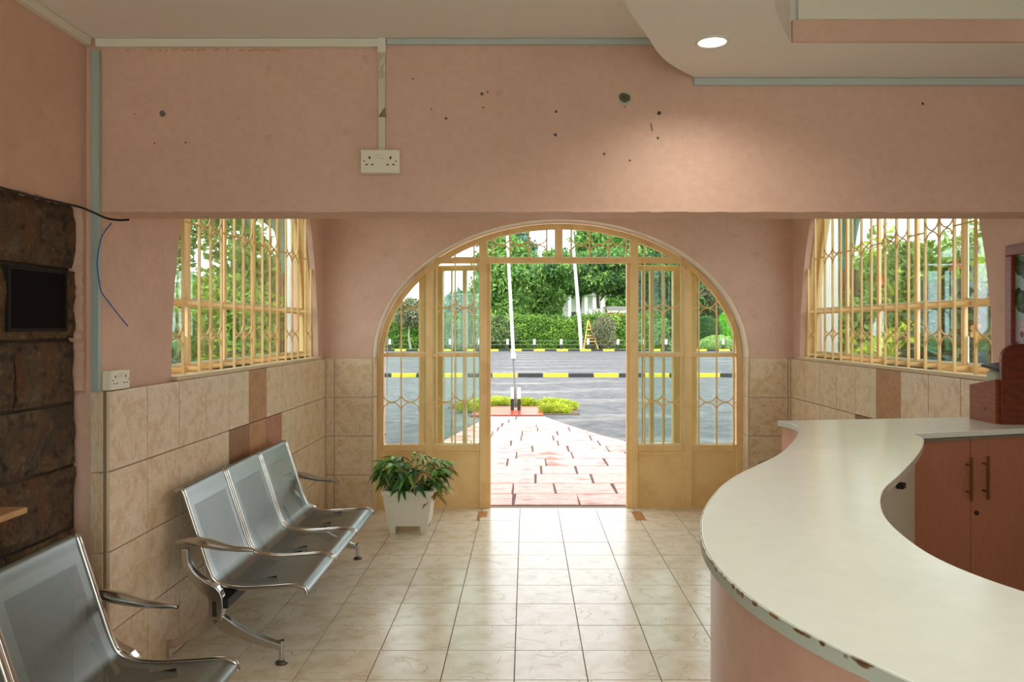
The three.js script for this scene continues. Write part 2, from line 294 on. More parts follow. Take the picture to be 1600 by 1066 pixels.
// ---------------------------------------------------------------- wall tiles
function wallTile(w, h, t = .012) { const g = new THREE.BoxGeometry(w, h, t), p = g.attributes.position; for (let i = 0; i < p.count; i++) if (p.getZ(i) > 0) { p.setX(i, p.getX(i) - Math.sign(p.getX(i)) * .0015); p.setY(i, p.getY(i) - Math.sign(p.getY(i)) * .0015); } g.computeVertexNormals(); return g; }
{
  const f = rng(33), rows = [0, .314, .628, .941, 1.255];
  const panel = (name, label) => setting(name, label, 'tiled wall', null);
  const L = panel('trim_1', 'beige mottled wall tiles with a brown cross behind the metal bench'), Rr = panel('trim_2', 'beige mottled wall tiles with a brown cross under the window behind the counter'), P = panel('trim_3', 'beige tiles on the piers beside the entrance arch');
  part('backing', bx(WL - .01, TL - .0115, 0, 1.252, 3.1, 6.48), M.grout, L);
  part('backing', bx(TR + .0115, WR + .01, 0, 1.252, 1.2, 6.48), M.grout, Rr);
  const put = (parent, w, h, mat, x, y, d, ry) => { if (w < .012) return; const o = part('tile', wallTile(w - .0025, h - .0025), mat, parent); o.position.set(x, y, -d); o.rotation.y = ry; };
  for (let r = 0; r < 4; r++) {
    const y0 = rows[r], y1 = rows[r + 1], y = (y0 + y1) / 2, h = y1 - y0;
    const zs = []; for (let k = 0; k <= 10; k++) zs.push(3.11 + k * T); zs.push(6.468);
    for (let k = 0; k < zs.length - 1; k++) {
      const brown = (k === 5 && r >= 1) ? 0 : (r === 2 && k === 4) ? 1 : (r === 2 && k === 6) ? 2 : -1;
      put(L, zs[k + 1] - zs[k], h, brown < 0 ? M.wallTiles[Math.floor(f() * 4)] : M.brownTiles[brown], TL - .006, y, (zs[k] + zs[k + 1]) / 2, Math.PI / 2);
    }
    const zr = [6.468]; for (let z = 6.15; z > 1.2; z -= .3155) zr.push(z);
    for (let k = 0; k < zr.length - 1; k++) {
      const mid = (zr[k] + zr[k + 1]) / 2, col = Math.round((4.735 - mid) / .3155);
      const brown = (col === 0 && r >= 1) ? 0 : (r === 2 && Math.abs(col) === 1) ? 1 : -1;
      put(Rr, zr[k] - zr[k + 1], h, brown < 0 ? M.wallTiles[Math.floor(f() * 4)] : M.brownTiles[brown], TR + .006, y, mid, -Math.PI / 2);
    }
    // return at the near end of the left wall
    put(L, .05, h, M.wallTiles[r % 4], -1.662, y, 3.1, 0);
    // piers beside the arch, facing the room, and the reveals
    const pl = [TL, -1.55, ARC.x - ARC.a - .002], pr = [ARC.x + ARC.a + .002, 2.118, TR];
    for (const q of [pl, pr]) for (let k = 0; k < 2; k++) put(P, q[k + 1] - q[k], h, M.wallTiles[Math.floor(f() * 4)], (q[k] + q[k + 1]) / 2, y, 6.474, 0);
    put(P, .185, h, M.wallTiles[Math.floor(f() * 4)], ARC.x - ARC.a + .005, y, 6.565, Math.PI / 2);
    put(P, .185, h, M.wallTiles[Math.floor(f() * 4)], ARC.x + ARC.a - .005, y, 6.565, -Math.PI / 2);
  }
}

// ---------------------------------------------------------------- dropped ceiling over the counter
const lampSpots = [];
{
  const outer = [[2.165, -.55], [1.3, -.45], [.75, -.1], [.35, .5], [.2, 1.05], [.17, 1.6], [.22, 2.05], [.288, 2.356], [.397, 2.64], [.504, 2.89], [.659, 3.1]];
  const inner = [[1.95, .35], [1.2, .45], [.86, .8], [.66, 1.3], [.62, 1.8], [.731, 2.356], [.897, 2.716]];
  const cv = a => new THREE.CatmullRomCurve3(a.map(([x, z]) => new THREE.Vector3(x, z, 0)), false, 'centripetal').getPoints(60);
  const s = new THREE.Shape(); cv(outer).forEach((p, i) => i ? s.lineTo(p.x, p.y) : s.moveTo(p.x, p.y)); s.lineTo(2.165, 3.1); s.closePath();
  const h = new THREE.Path(); cv(inner).forEach((p, i) => i ? h.lineTo(p.x, p.y) : h.moveTo(p.x, p.y)); h.lineTo(1.95, 2.716); h.closePath(); s.holes.push(h);
  const g = new THREE.ExtrudeGeometry(s, { depth: .153, bevelEnabled: false }); g.rotateX(-Math.PI / 2); g.translate(0, 2.467, 0);
  const dc = setting('ceiling', 'white curved dropped ceiling with a recessed coffer over the reception counter', 'dropped ceiling', uvWorld(g), M.ceiling);
  part('coffer_panel', uvWorld(bx(.9, 1.95, 2.468, 2.541, 2.700, 2.716)), M.pink, dc);
  part('coffer_trim', bx(.915, 1.95, 2.541, 2.612, 2.690, 2.716, .003), M.pvc, dc);
  lampSpots.push([.628, 2.698], [.4, 1.75], [.5, .85], [1.1, .05]);
}
// downlights
for (const [x, d] of lampSpots) {
  const o = thing('ceiling_downlight', d === 2.698 ? 'round glowing downlight in the dropped ceiling beside the beam' : 'round glowing downlight in the dropped ceiling over the counter', 'downlight', 'downlights in the dropped ceiling', V(x, 2.467, d));
  const ring = new THREE.LatheGeometry([[.046, .003], [.047, -.004], [.056, -.006], [.060, -.001], [.060, .004]].map(p => new THREE.Vector2(...p)), 40);
  part('bezel', ring, std('#e8e4d8', .35), o);
  const disc = new THREE.CylinderGeometry(.047, .047, .004, 40); disc.translate(0, -.001, 0);
  part('lamp_lens', disc, new THREE.MeshStandardMaterial({ color: '#ffffff', emissive: new THREE.Color().setRGB(1, .93, .8), emissiveIntensity: 3.2, roughness: .5 }), o);
  const l = new THREE.SpotLight(LAMP_COLOR, LAMP, 0, 1.35, .9, 2); l.position.set(x, 2.455, -d); l.target.position.set(x, 0, -d); l.castShadow = true; l.shadow.radius = 2; scene.add(l, l.target);
}

// ---------------------------------------------------------------- side windows
const ARCR = .0745;
function halfRing(c, r, up, ax) { // semicircle scroll; ax: function (u along, y) -> Vector3
  const pts = []; for (let i = 0; i <= 14; i++) { const t = Math.PI * i / 14; pts.push(ax(c[0] + Math.cos(t) * r, c[1] + (up ? 1 : -1) * Math.sin(t) * r)); }
  return new THREE.TubeGeometry(new THREE.CatmullRomCurve3(pts), 18, .0048, 5);
}
function sideWindow(name, label, side) {
  const w = setting(name, label, 'window', null), wallX = side < 0 ? WL : WR, out = side;      // out: direction to the outside
  const xb = wallX + out * .03, xf = wallX + out * .12;
  const P = (x) => (d, y) => new THREE.Vector3(x, y, -d);
  // lining ring along the opening
  const ring = winPath(new THREE.Shape(), .004, WIN.sill + .003); ring.holes.push(winPath(new THREE.Path(), .045, WIN.sill + .05));
  part('frame', uvWorld(sideExtrude(ring, xf - .016, .032)), M.gold, w);
  const lining = winPath(new THREE.Shape(), .002, WIN.sill + .002); lining.holes.push(winPath(new THREE.Path(), .012, WIN.sill + .012));
  part('lining', uvWorld(sideExtrude(lining, out < 0 ? xf : wallX + .05, Math.abs(xf - wallX) - .05)), M.gold, w);
  // sill
  part('window_sill', uvWorld(bx(Math.min(wallX - out * .028, wallX + out * .15), Math.max(wallX - out * .028, wallX + out * .15), WIN.sill - .032 + .026, WIN.sill + .012, WIN.c - WIN.a + .004, WIN.c + WIN.a - .004)), std('#d8c19a', .6), w);
  const mull = [4.17, 4.675, 5.18, 5.69], trY = 1.628;
  for (const m of mull) { let top = WIN.top - .03; while (Math.abs(m - WIN.c) > winHalf(top) - .03) top -= .02; part('mullion', uvWorld(bx(xf - .009, xf + .009, WIN.sill + .045, top, m - .017, m + .017)), M.gold, w); }
  { const hw = winHalf(trY) - .03; part('transom', uvWorld(bx(xf - .012, xf + .012, trY - .018, trY + .018, WIN.c - hw, WIN.c + hw)), M.gold, w); }
  // panes with putty
  const edges = [WIN.c - WIN.a + .04, ...mull, WIN.c + WIN.a - .04];
  for (let k = 0; k < edges.length - 1; k++) for (const [lo, hi] of [[WIN.sill + .05, trY - .02], [trY + .02, WIN.top - .045]]) {
    const d0 = edges[k] + (k ? .022 : 0), d1 = edges[k + 1] - (k < edges.length - 2 ? .022 : 0), s = new THREE.Shape();
    const lim = y => winHalf(y) - .04; const pts = [];
    for (let i = 0; i <= 10; i++) { const y = lo + (hi - lo) * i / 10; const b = Math.min(d1, WIN.c + lim(y)); if (b > Math.max(d0, WIN.c - lim(y))) pts.push([b, y]); }
    for (let i = 10; i >= 0; i--) { const y = lo + (hi - lo) * i / 10; const a = Math.max(d0, WIN.c - lim(y)); if (a < Math.min(d1, WIN.c + lim(y))) pts.push([a, y]); }
    if (pts.length < 4) continue; pts.forEach(([a, b], i) => i ? s.lineTo(a, b) : s.moveTo(a, b)); s.closePath();
    const pane = part('pane', sideExtrude(s, xf - .002, .004), M.glass, w);
    const pd0 = Math.max(d0, WIN.c - lim(lo)), pd1 = Math.min(d1, WIN.c + lim(lo));
    part('putty', merge([bx(xf + out * .004 - .004, xf + out * .004 + .004, lo, lo + .009, pd0, pd1), bx(xf + out * .004 - .004, xf + out * .004 + .004, lo, hi - .15, k ? d0 : d1 - .009, k ? d0 + .009 : d1)]), M.putty, pane);
  }
  // burglar bars
  const b0 = WIN.sill + .012, LOW = 1.46, UPP = 2.025;
  for (let gI = -1; gI <= 5; gI++) {
    const base = 4.10 + gI * .4925, ds = [base, base + .149, base + .298], tops = [];
    for (const d of ds) {
      if (Math.abs(d - WIN.c) > WIN.a - .025) { tops.push(0); continue; }
      let top = WIN.top - .02; while (top > 1.3 && Math.abs(d - WIN.c) > winHalf(top) - .014) top -= .01;
      if (top < 1.9) top = Math.min(top, 1.66); tops.push(top);
      const r = .0064, list = [bx(xb - r, xb + r, b0, top, d - r, d + r)];
      for (const y of [b0 + .022, trY]) if (y < top) list.push(bx(Math.min(xb, xf), Math.max(xb, xf), y - .009, y + .009, d - .007, d + .007));
      part('bar', uvWorld(merge(list), 2), M.gold, w);
    }
    for (let k = 0; k < 2; k++) for (const y of [LOW, UPP]) if (tops[k] > y + .1 && tops[k + 1] > y + .1) for (const up of [0, 1])
      part('scroll', halfRing([(ds[k] + ds[k + 1]) / 2, y + (up ? -1 : 1) * (ARCR + .004)], ARCR, up, P(xb)), M.gold, w);
    if (gI === 5) { }
    const n0 = ds[2], n1 = base + .4925; if (tops[2] > UPP && Math.abs(n1 - WIN.c) < winHalf(UPP) - .01) part('link', bar(P(xb)(n0, UPP), P(xb)(n1, UPP), .008), M.gold, w);
  }
  return w;
}
sideWindow('window_1', 'barred gold steel window above the bench with tiled wall below', -1);
sideWindow('window_2', 'barred gold steel window above the reception counter', 1);

// ---------------------------------------------------------------- entrance screen and open doors
{
  const door = setting('door_1', 'gold steel arched entrance screen with side lights, bars and open double doors', 'door', null);
  const D = 6.67, K = .005336, X = x => (x - 822) * K, Y = y => 1.5 + (513 - y) * K;
  const FA = { x: .283, a: 1.512, b: 1.118, y: 1.25 };
  const arcTop = (x, ins = 0) => { const q = (x - FA.x) / (FA.a - ins); return Math.abs(q) >= 1 ? 0 : FA.y + (FA.b - ins) * Math.sqrt(1 - q * q); };
  // arch ring with jambs
  const ringPath = (P, ins) => { P.moveTo(FA.x - FA.a + ins, 0); P.lineTo(FA.x - FA.a + ins, FA.y); for (let i = 1; i < 64; i++) { const t = Math.PI * (1 - i / 64); P.lineTo(FA.x + Math.cos(t) * (FA.a - ins), FA.y + Math.sin(t) * (FA.b - ins)); } P.lineTo(FA.x + FA.a - ins, FA.y); P.lineTo(FA.x + FA.a - ins, 0); return P; };
  const s = ringPath(new THREE.Shape(), 0);
  for (let i = 0; i <= 0; i++) s.lineTo(FA.x + FA.a - .045, 0);
  s.lineTo(FA.x + FA.a - .045, FA.y); for (let i = 63; i > 0; i--) { const t = Math.PI * (1 - i / 64); s.lineTo(FA.x + Math.cos(t) * (FA.a - .045), FA.y + Math.sin(t) * (FA.b - .045)); } s.lineTo(FA.x - FA.a + .045, FA.y); s.lineTo(FA.x - FA.a + .045, 0); s.closePath();
  const g = new THREE.ExtrudeGeometry(s, { depth: .044, bevelEnabled: true, bevelSize: .003, bevelThickness: .003, bevelOffset: -.003, bevelSegments: 1 }); g.translate(0, 0, -D - .022);
  part('arch_frame', uvWorld(g), M.gold, door);
  const fb = (name, x0, x1, y0, y1, t = .022) => part(name, uvWorld(bx(x0, x1, y0, y1, D - t, D + t, .004)), M.gold, door);
  const JL = [-.386, -.326], JR = [.868, .930], ML = [-.834, -.776], MR = [1.315, 1.377];
  for (const m of [ML, JL, JR, MR]) fb('mullion', m[0], m[1], 0, Math.min(arcTop(m[0], .02), arcTop(m[1], .02)), .026);
  fb('mullion', .245, .299, 2.085, arcTop(.272, .03), .026);
  fb('transom', FA.x - 1.045, FA.x + 1.045, 2.04, 2.088, .024);
  const bays = [[FA.x - FA.a + .04, ML[0]], [ML[1], JL[0]], [JR[1], MR[0]], [MR[1], FA.x + FA.a - .04]];
  for (const [a, b] of bays) {
    fb('mid_rail', a, b, 1.262, 1.293); fb('lower_rail', a, b, .478, .532, .024);
    part('kick_panel', uvWorld(bx(a - .004, b + .004, .01, .485, D - .004, D + .004)), M.gold, door);
    part('panel_bead', uvWorld(merge([bx(a, b, .445, .478, D - .012, D + .012), bx(a, b, .0, .03, D - .014, D + .014), bx(a, a + .022, .03, .445, D - .010, D + .010), bx(b - .022, b, .03, .445, D - .010, D + .010)])), M.gold, door);
  }
  // panes
  const pane = (x0, x1, y0, y1) => {
    const sp = new THREE.Shape(), N = 14, top = []; for (let i = 0; i <= N; i++) { const x = x0 + (x1 - x0) * i / N; const t = Math.min(y1, arcTop(x, .04)); if (t > y0 + .005) top.push([x, t]); } if (top.length < 2) return;
    sp.moveTo(top[0][0], y0); sp.lineTo(top[top.length - 1][0], y0); for (let i = top.length - 1; i >= 0; i--) sp.lineTo(...top[i]); sp.closePath();
    const e = new THREE.ExtrudeGeometry(sp, { depth: .004, bevelEnabled: false }); e.translate(0, 0, -D - .012); const o = part('pane', e, M.glass, door);
    const xa = top[0][0], xb = top[top.length - 1][0];
    part('putty', merge([bx(xa, xb, y0, y0 + .007, D + .002, D + .012), bx(xa, xa + .006, y0, Math.max(y0 + .01, top[0][1]), D + .002, D + .012), bx(xb - .006, xb, y0, Math.max(y0 + .01, top[top.length - 1][1]), D + .002, D + .012)]), M.putty, o);
  };
  for (const [a, b] of bays) { pane(a, b, .532, 1.262); pane(a, b, 1.293, 2.04); }
  for (const [a, b] of [[-.774, JL[0]], [JL[1], .245], [.299, JR[0]], [JR[1], 1.32]]) pane(a, b, 2.088, 3);
  // bars with their scrolls
  const DB = D - .036, P = (x, y) => new THREE.Vector3(x, y, -DB), r = .0062;
  const sets = [[-1.187, -1.035, -.883], [-.742, -.587, -.432], [.982, 1.134, 1.286], [1.432, 1.58, 1.724]];
  sets.forEach((xs, i) => {
    const tops = xs.map(x => arcTop(x, .012));
    xs.forEach((x, k) => part('bar', uvWorld(merge([bx(x - r, x + r, .49, tops[k], DB - r, DB + r), ...[.505, 1.277].map(y => bx(x - .005, x + .005, y - .006, y + .006, DB, D - .02))]), 2), M.gold, door));
    for (let k = 0; k < 2; k++) for (const y of [.886, 1.668]) { if (Math.min(tops[k], tops[k + 1]) < y + .1) continue; const w = (xs[k + 1] - xs[k]) / 2; for (const up of [0, 1]) part('scroll', halfRing([(xs[k] + xs[k + 1]) / 2, y + (up ? -1 : 1) * (w + .002)], w, up, P), M.gold, door); }
    for (const y of [.886, 1.668]) { for (const [a, b] of [[xs[0], bays[i][0]], [xs[2], bays[i][1]]]) if (arcTop(a, .02) > y && arcTop(b, .02) > y) part('link', bar(P(a, y), P(b, y), .008), M.gold, door); }
  });
  for (const xs of [[-.283, -.133, .021, .171], [.3735, .528, .683, .832]]) {
    xs.forEach(x => part('bar', uvWorld(bx(x - r, x + r, 2.06, arcTop(x, .008), DB - r, DB + r), 2), M.gold, door));
    for (let k = 0; k < 3; k++) { const w = (xs[k + 1] - xs[k]) / 2; for (const up of [0, 1]) { const pts = []; for (let i = 0; i <= 14; i++) { const t = Math.PI * i / 14; pts.push(P((xs[k] + xs[k + 1]) / 2 + Math.cos(t) * w, 2.192 + (up ? -1 : 1) * .002 + (up ? -.062 : .062) + (up ? 1 : -1) * Math.sin(t) * .062)); } part('scroll', new THREE.TubeGeometry(new THREE.CatmullRomCurve3(pts), 18, .0048, 5), M.gold, door); } }
  }
  // two leaves folded back outside
  const leaf = (hx, sgn, ang) => { // local: +x from the hinge to the free edge, when open flat against the side light
    const L = new THREE.Group(); L.name = 'door_leaf'; L.position.set(hx, 0, -(D + .045)); L.rotation.y = ang; door.add(L); L.userData.label = 'open gold steel door leaf folded back outside';
    const W = .585, q = (x0, x1) => sgn > 0 ? [x0, x1] : [-x1, -x0];
    const lb = (n, x0, x1, y0, y1, t = .02) => { const [a, b] = q(x0, x1); return part(n, uvWorld(bx(a, b, y0, y1, -t, t, .003)), M.gold, L); };
    lb('stile', 0, .05, .02, 2.03); lb('stile', W - .055, W, .02, 2.03); lb('stile', W - .215, W - .15, .02, 2.03, .026); lb('stile', W - .15, W - .055, .02, 2.03, .008);
    lb('stile', .165, .197, .5, 1.985);
    lb('rail', .05, W - .055, 1.985, 2.03); lb('rail', .05, W - .055, 1.262, 1.293); lb('rail', .05, W - .055, .48, .53); lb('rail', .05, W - .055, .02, .07); lb('panel', .05, W - .055, .07, .48, .004);
    for (const [x0, x1] of [[.05, .165], [.197, W - .215]]) for (const [y0, y1] of [[.53, 1.262], [1.293, 1.985]]) { const [a, b] = q(x0, x1); part('pane', bx(a, b, y0, y1, -.002, .002), M.glass, L); }
    for (const x of [.11, .305]) { const [a, b] = q(x - .006, x + .006); part('bar', bx(a, b, .5, 2.0, .024, .036), M.gold, L); }
    for (const y of [.886, 1.668]) for (const up of [0, 1]) { const c = q(.2075, .2075)[0]; part('scroll', halfRing([c, y + (up ? -1 : 1) * .099], .097, up, (x, yy) => new THREE.Vector3(x, yy, -.03)), M.gold, L); }
    for (const y of [.3, 1.7]) { const h = new THREE.CylinderGeometry(.011, .011, .1, 10); h.translate(0, y, .022); part('hinge', h, M.gold, L); }
  };
  leaf(JL[1] - .012, -1, -.2); leaf(JR[0] + .012, 1, .2);
  for (const [x0, x1] of [[JL[1], JL[1] + .03], [JR[0] - .03, JR[0]]]) part('door_stop', uvWorld(bx(x0, x1, .0, 2.04, D + .005, D + .05, .003)), M.gold, door);
}

// ---------------------------------------------------------------- metal waiting benches
const seatMetal = new THREE.MeshStandardMaterial({ color: '#7d8281', roughness: .33, metalness: .9 });
const perfAlpha = canvasTex(128, 128, c => { c.fillStyle = '#fff'; c.fillRect(0, 0, 128, 128); c.fillStyle = '#000'; for (let j = 0; j < 8; j++) for (let i = 0; i < 4; i++) { c.beginPath(); c.arc(i * 32 + 16 - (j % 2) * 16, j * 16 + 8, 5.2, 0, 6.3); c.fill(); if (j % 2 && i === 0) { c.beginPath(); c.arc(128, j * 16 + 8, 5.2, 0, 6.3); c.fill(); } } }, false);
const seatPerf = new THREE.MeshStandardMaterial({ color: '#757a79', roughness: .36, metalness: .9, alphaMap: perfAlpha, transparent: true });
const benchProfile = new THREE.CatmullRomCurve3([[.040, .762], [.052, .778], [.066, .772], [.085, .72], [.15, .52], [.19, .405], [.215, .36], [.262, .337], [.34, .327], [.46, .332], [.57, .338], [.61, .332], [.636, .314], [.632, .300]].map(([x, y]) => new THREE.Vector3(x, y, 0)), false, 'centripetal');
function sheet(t0, t1, z0, z1, n = 28) { // strip of the bent steel sheet
  const pos = [], uv = [], idx = []; const L = benchProfile.getLength();
  for (let i = 0; i <= n; i++) { const t = t0 + (t1 - t0) * i / n, p = benchProfile.getPointAt(t); for (const z of [z0, z1]) { pos.push(p.x, p.y, z); uv.push(z / .024, t * L / .024); } }
  for (let i = 0; i < n; i++) { const a = 2 * i; idx.push(a, a + 1, a + 2, a + 1, a + 3, a + 2); }
  const g = new THREE.BufferGeometry(); g.setAttribute('position', new THREE.Float32BufferAttribute(pos, 3)); g.setAttribute('uv', new THREE.Float32BufferAttribute(uv, 2)); g.setIndex(idx); g.computeVertexNormals(); return g;
}
function legPoly(pts, z, t) { // flat casting with rounded edges from an outline in x,y
  const s = new THREE.Shape(); pts.forEach(([x, y], i) => i ? s.lineTo(x, y) : s.moveTo(x, y)); s.closePath();
  const g = new THREE.ExtrudeGeometry(s, { depth: t - .012, bevelEnabled: true, bevelSize: .006, bevelThickness: .006, bevelOffset: -.005, bevelSegments: 3 }); g.translate(0, 0, z - t / 2 + .006); return g;
}
function ribbonOutline(pts, w) { // outline of a curved strip with varying width
  const c = new THREE.CatmullRomCurve3(pts.map(([x, y]) => new THREE.Vector3(x, y, 0)), false, 'centripetal'), N = 26, A = [], B = [];
  for (let i = 0; i <= N; i++) { const t = i / N, p = c.getPointAt(t), d = c.getTangentAt(t), k = t * (w.length - 1), a = Math.min(w.length - 2, Math.floor(k)), q = (w[a] + (w[a + 1] - w[a]) * (k - a)) / 2; A.push([p.x - d.y * q, p.y + d.x * q]); B.unshift([p.x + d.y * q, p.y - d.x * q]); }
  return [...A, ...B];
}
function makeBench(label) {
  const b = thing('waiting_bench', label, 'bench', 'steel benches along the walls');
  const perf0 = .135, crease = .50, perf1 = .90;
  for (let k = 0; k < 3; k++) {
    const z0 = -.035 - k * .522, z1 = z0 - .498, e = .058;
    const back = part('backrest', sheet(perf0, crease, z0 - e, z1 + e), seatPerf, b);
    part('border', merge([sheet(0, perf0, z0, z1, 14), sheet(perf0, crease, z0, z0 - e), sheet(perf0, crease, z1 + e, z1)]), seatMetal, back);
    const seat = part('seat', sheet(crease, perf1, z0 - e, z1 + e), seatPerf, b);
    part('border', merge([sheet(perf1, 1, z0, z1, 10), sheet(crease, perf1, z0, z0 - e), sheet(crease, perf1, z1 + e, z1)]), seatMetal, seat);
    for (const z of [z0, z1]) { const pts = []; for (let i = 0; i <= 30; i++) { const p = benchProfile.getPointAt(i / 30); pts.push(new THREE.Vector3(p.x, p.y - .002, z)); } part('edge_tube', tube(pts, .0105, 64, 8), M.chrome, b); }
  }
  part('beam', new RoundedBoxGeometry(.075, .045, 1.66, 2, .006).translate(.255, .272, -.81), M.black, b);
  for (const zb of [-.18, -.60, -.70, -1.12, -1.22, -1.5]) part('bracket', merge([bar(new THREE.Vector3(.27, .29, zb), new THREE.Vector3(.45, .322, zb), .03, .008), bar(new THREE.Vector3(.24, .29, zb), new THREE.Vector3(.165, .43, zb), .008, .03)]), M.black, b);
  for (const z of [0, -1.62]) {
    const L = new THREE.Group(); L.name = 'leg'; b.add(L);
    part('upright', legPoly(ribbonOutline([[.232, .20], [.238, .27], [.228, .315], [.185, .348], [.135, .395], [.105, .45], [.098, .515]], [.066, .068, .062, .046, .036, .032, .03]), z, .042), M.castAlu, L);
    part('armrest', taper([[.036, .536], [.07, .546], [.12, .55], [.19, .538], [.27, .520], [.34, .512], [.39, .508], [.402, .505]].map(([x, y]) => new THREE.Vector3(x, y, z)), [.006, .014, .021, .023, .019, .015, .013, .008], 30, 12).scale(1, 1, 1), M.castAlu, L);
    part('foot_arm', legPoly(ribbonOutline([[.232, .245], [.225, .205], [.175, .165], [.09, .112], [.024, .082]], [.05, .06, .046, .034, .026]), z, .036), M.castAlu, L);
    part('foot_arm', legPoly(ribbonOutline([[.232, .245], [.245, .205], [.3, .162], [.42, .108], [.527, .075]], [.05, .06, .046, .036, .028]), z, .036), M.castAlu, L);
    part('slot', bx(.222, .246, .215, .285, -z - .0225, -z + .0225, .004), std('#5b564f', .35, { metalness: 1 }), L);
    for (const x of [.026, .527]) { const p = new THREE.CylinderGeometry(.0135, .0135, .085, 14); p.translate(x, .0605, z); part('peg', p, M.castAlu, L); const f = new THREE.LatheGeometry([[0, .02], [.012, .02], [.016, .014], [.027, .008], [.028, 0], [0, 0]].map(q => new THREE.Vector2(...q)), 18); f.translate(x, .0005, z); part('foot', f, std('#6d6860', .3, { metalness: .8 }), L); }
  }
  return b;
}
const bench = makeBench('silver perforated three-seat bench beside the potted plant under the left window');
bench.position.set(TL, 0, -3.58);
{
  const b2 = bench.clone(); b2.name = numbered('waiting_bench'); b2.userData = { ...bench.userData, label: 'silver perforated steel bench in front of the dark stone wall' }; b2.position.set(TL - .025, 0, -1.235); scene.add(b2);
  const b3 = bench.clone(); b3.name = numbered('waiting_bench'); b3.userData = { ...bench.userData, label: 'steel bench mostly hidden behind the reception counter, only its armrest tip showing' }; b3.position.set(TR - .02, 0, -5.92); b3.rotation.y = Math.PI; scene.add(b3);
}

// ---------------------------------------------------------------- reception counter
const CH = 1.10;
const outPts = [[2.12, .06], [1.5, .13], [1.02, .28], [.72, .5], [.52, .74], [.425, .93], [.375, 1.04], [.338, 1.171], [.324, 1.28], [.322, 1.381], [.328, 1.467], [.347, 1.582], [.38, 1.718], [.425, 1.852], [.503, 2.041], [.584, 2.193], [.679, 2.34], [.804, 2.538], [.952, 2.841], [1.057, 3.098], [1.112, 3.28], [1.108, 3.40], [1.09, 3.458]];
const inPts = [[1.467, 3.03], [1.452, 2.93], [1.36, 2.74], [1.212, 2.487], [1.024, 2.192], [.891, 1.991], [.809, 1.825], [.758, 1.683], [.728, 1.54], [.716, 1.404], [.732, 1.29], [.77, 1.19], [.87, 1.03], [1.04, .84], [1.32, .66], [1.7, .52], [2.12, .45]];
const curve2 = (a, n) => new THREE.CatmullRomCurve3(a.map(([x, d]) => new THREE.Vector3(x, 0, -d)), false, 'centripetal').getSpacedPoints(n);
function offset2(pts, o) { return pts.map((p, i) => { const a = pts[Math.max(0, i - 1)], b = pts[Math.min(pts.length - 1, i + 1)], t = b.clone().sub(a).normalize(); return new THREE.Vector3(p.x - t.z * o, 0, p.z + t.x * o); }); }
function ribbonWall(pts, y0, y1, thick, uvScale = 1) { // upright sheet following pts, thick to its left
  const q = offset2(pts, thick), pos = [], uv = [], idx = []; let L = 0;
  pts.forEach((p, i) => { if (i) L += p.distanceTo(pts[i - 1]); for (const [v, y] of [[p, y0], [p, y1], [q[i], y1], [q[i], y0]]) { pos.push(v.x, y, v.z); uv.push(L * uvScale, (y - y0) * uvScale); } });
  const n = pts.length; for (let i = 0; i < n - 1; i++) for (let k = 0; k < 4; k++) { const a = i * 4 + k, b = i * 4 + (k + 1) % 4, c = a + 4, d = b + 4; idx.push(a, b, c, b, d, c); }
  idx.push(0, 2, 1, 0, 3, 2); const e = (n - 1) * 4; idx.push(e, e + 1, e + 2, e, e + 2, e + 3);
  const g = new THREE.BufferGeometry(); g.setAttribute('position', new THREE.Float32BufferAttribute(pos, 3)); g.setAttribute('uv', new THREE.Float32BufferAttribute(uv, 2)); g.setIndex(idx); return toCreasedNormals(g, .7);
}
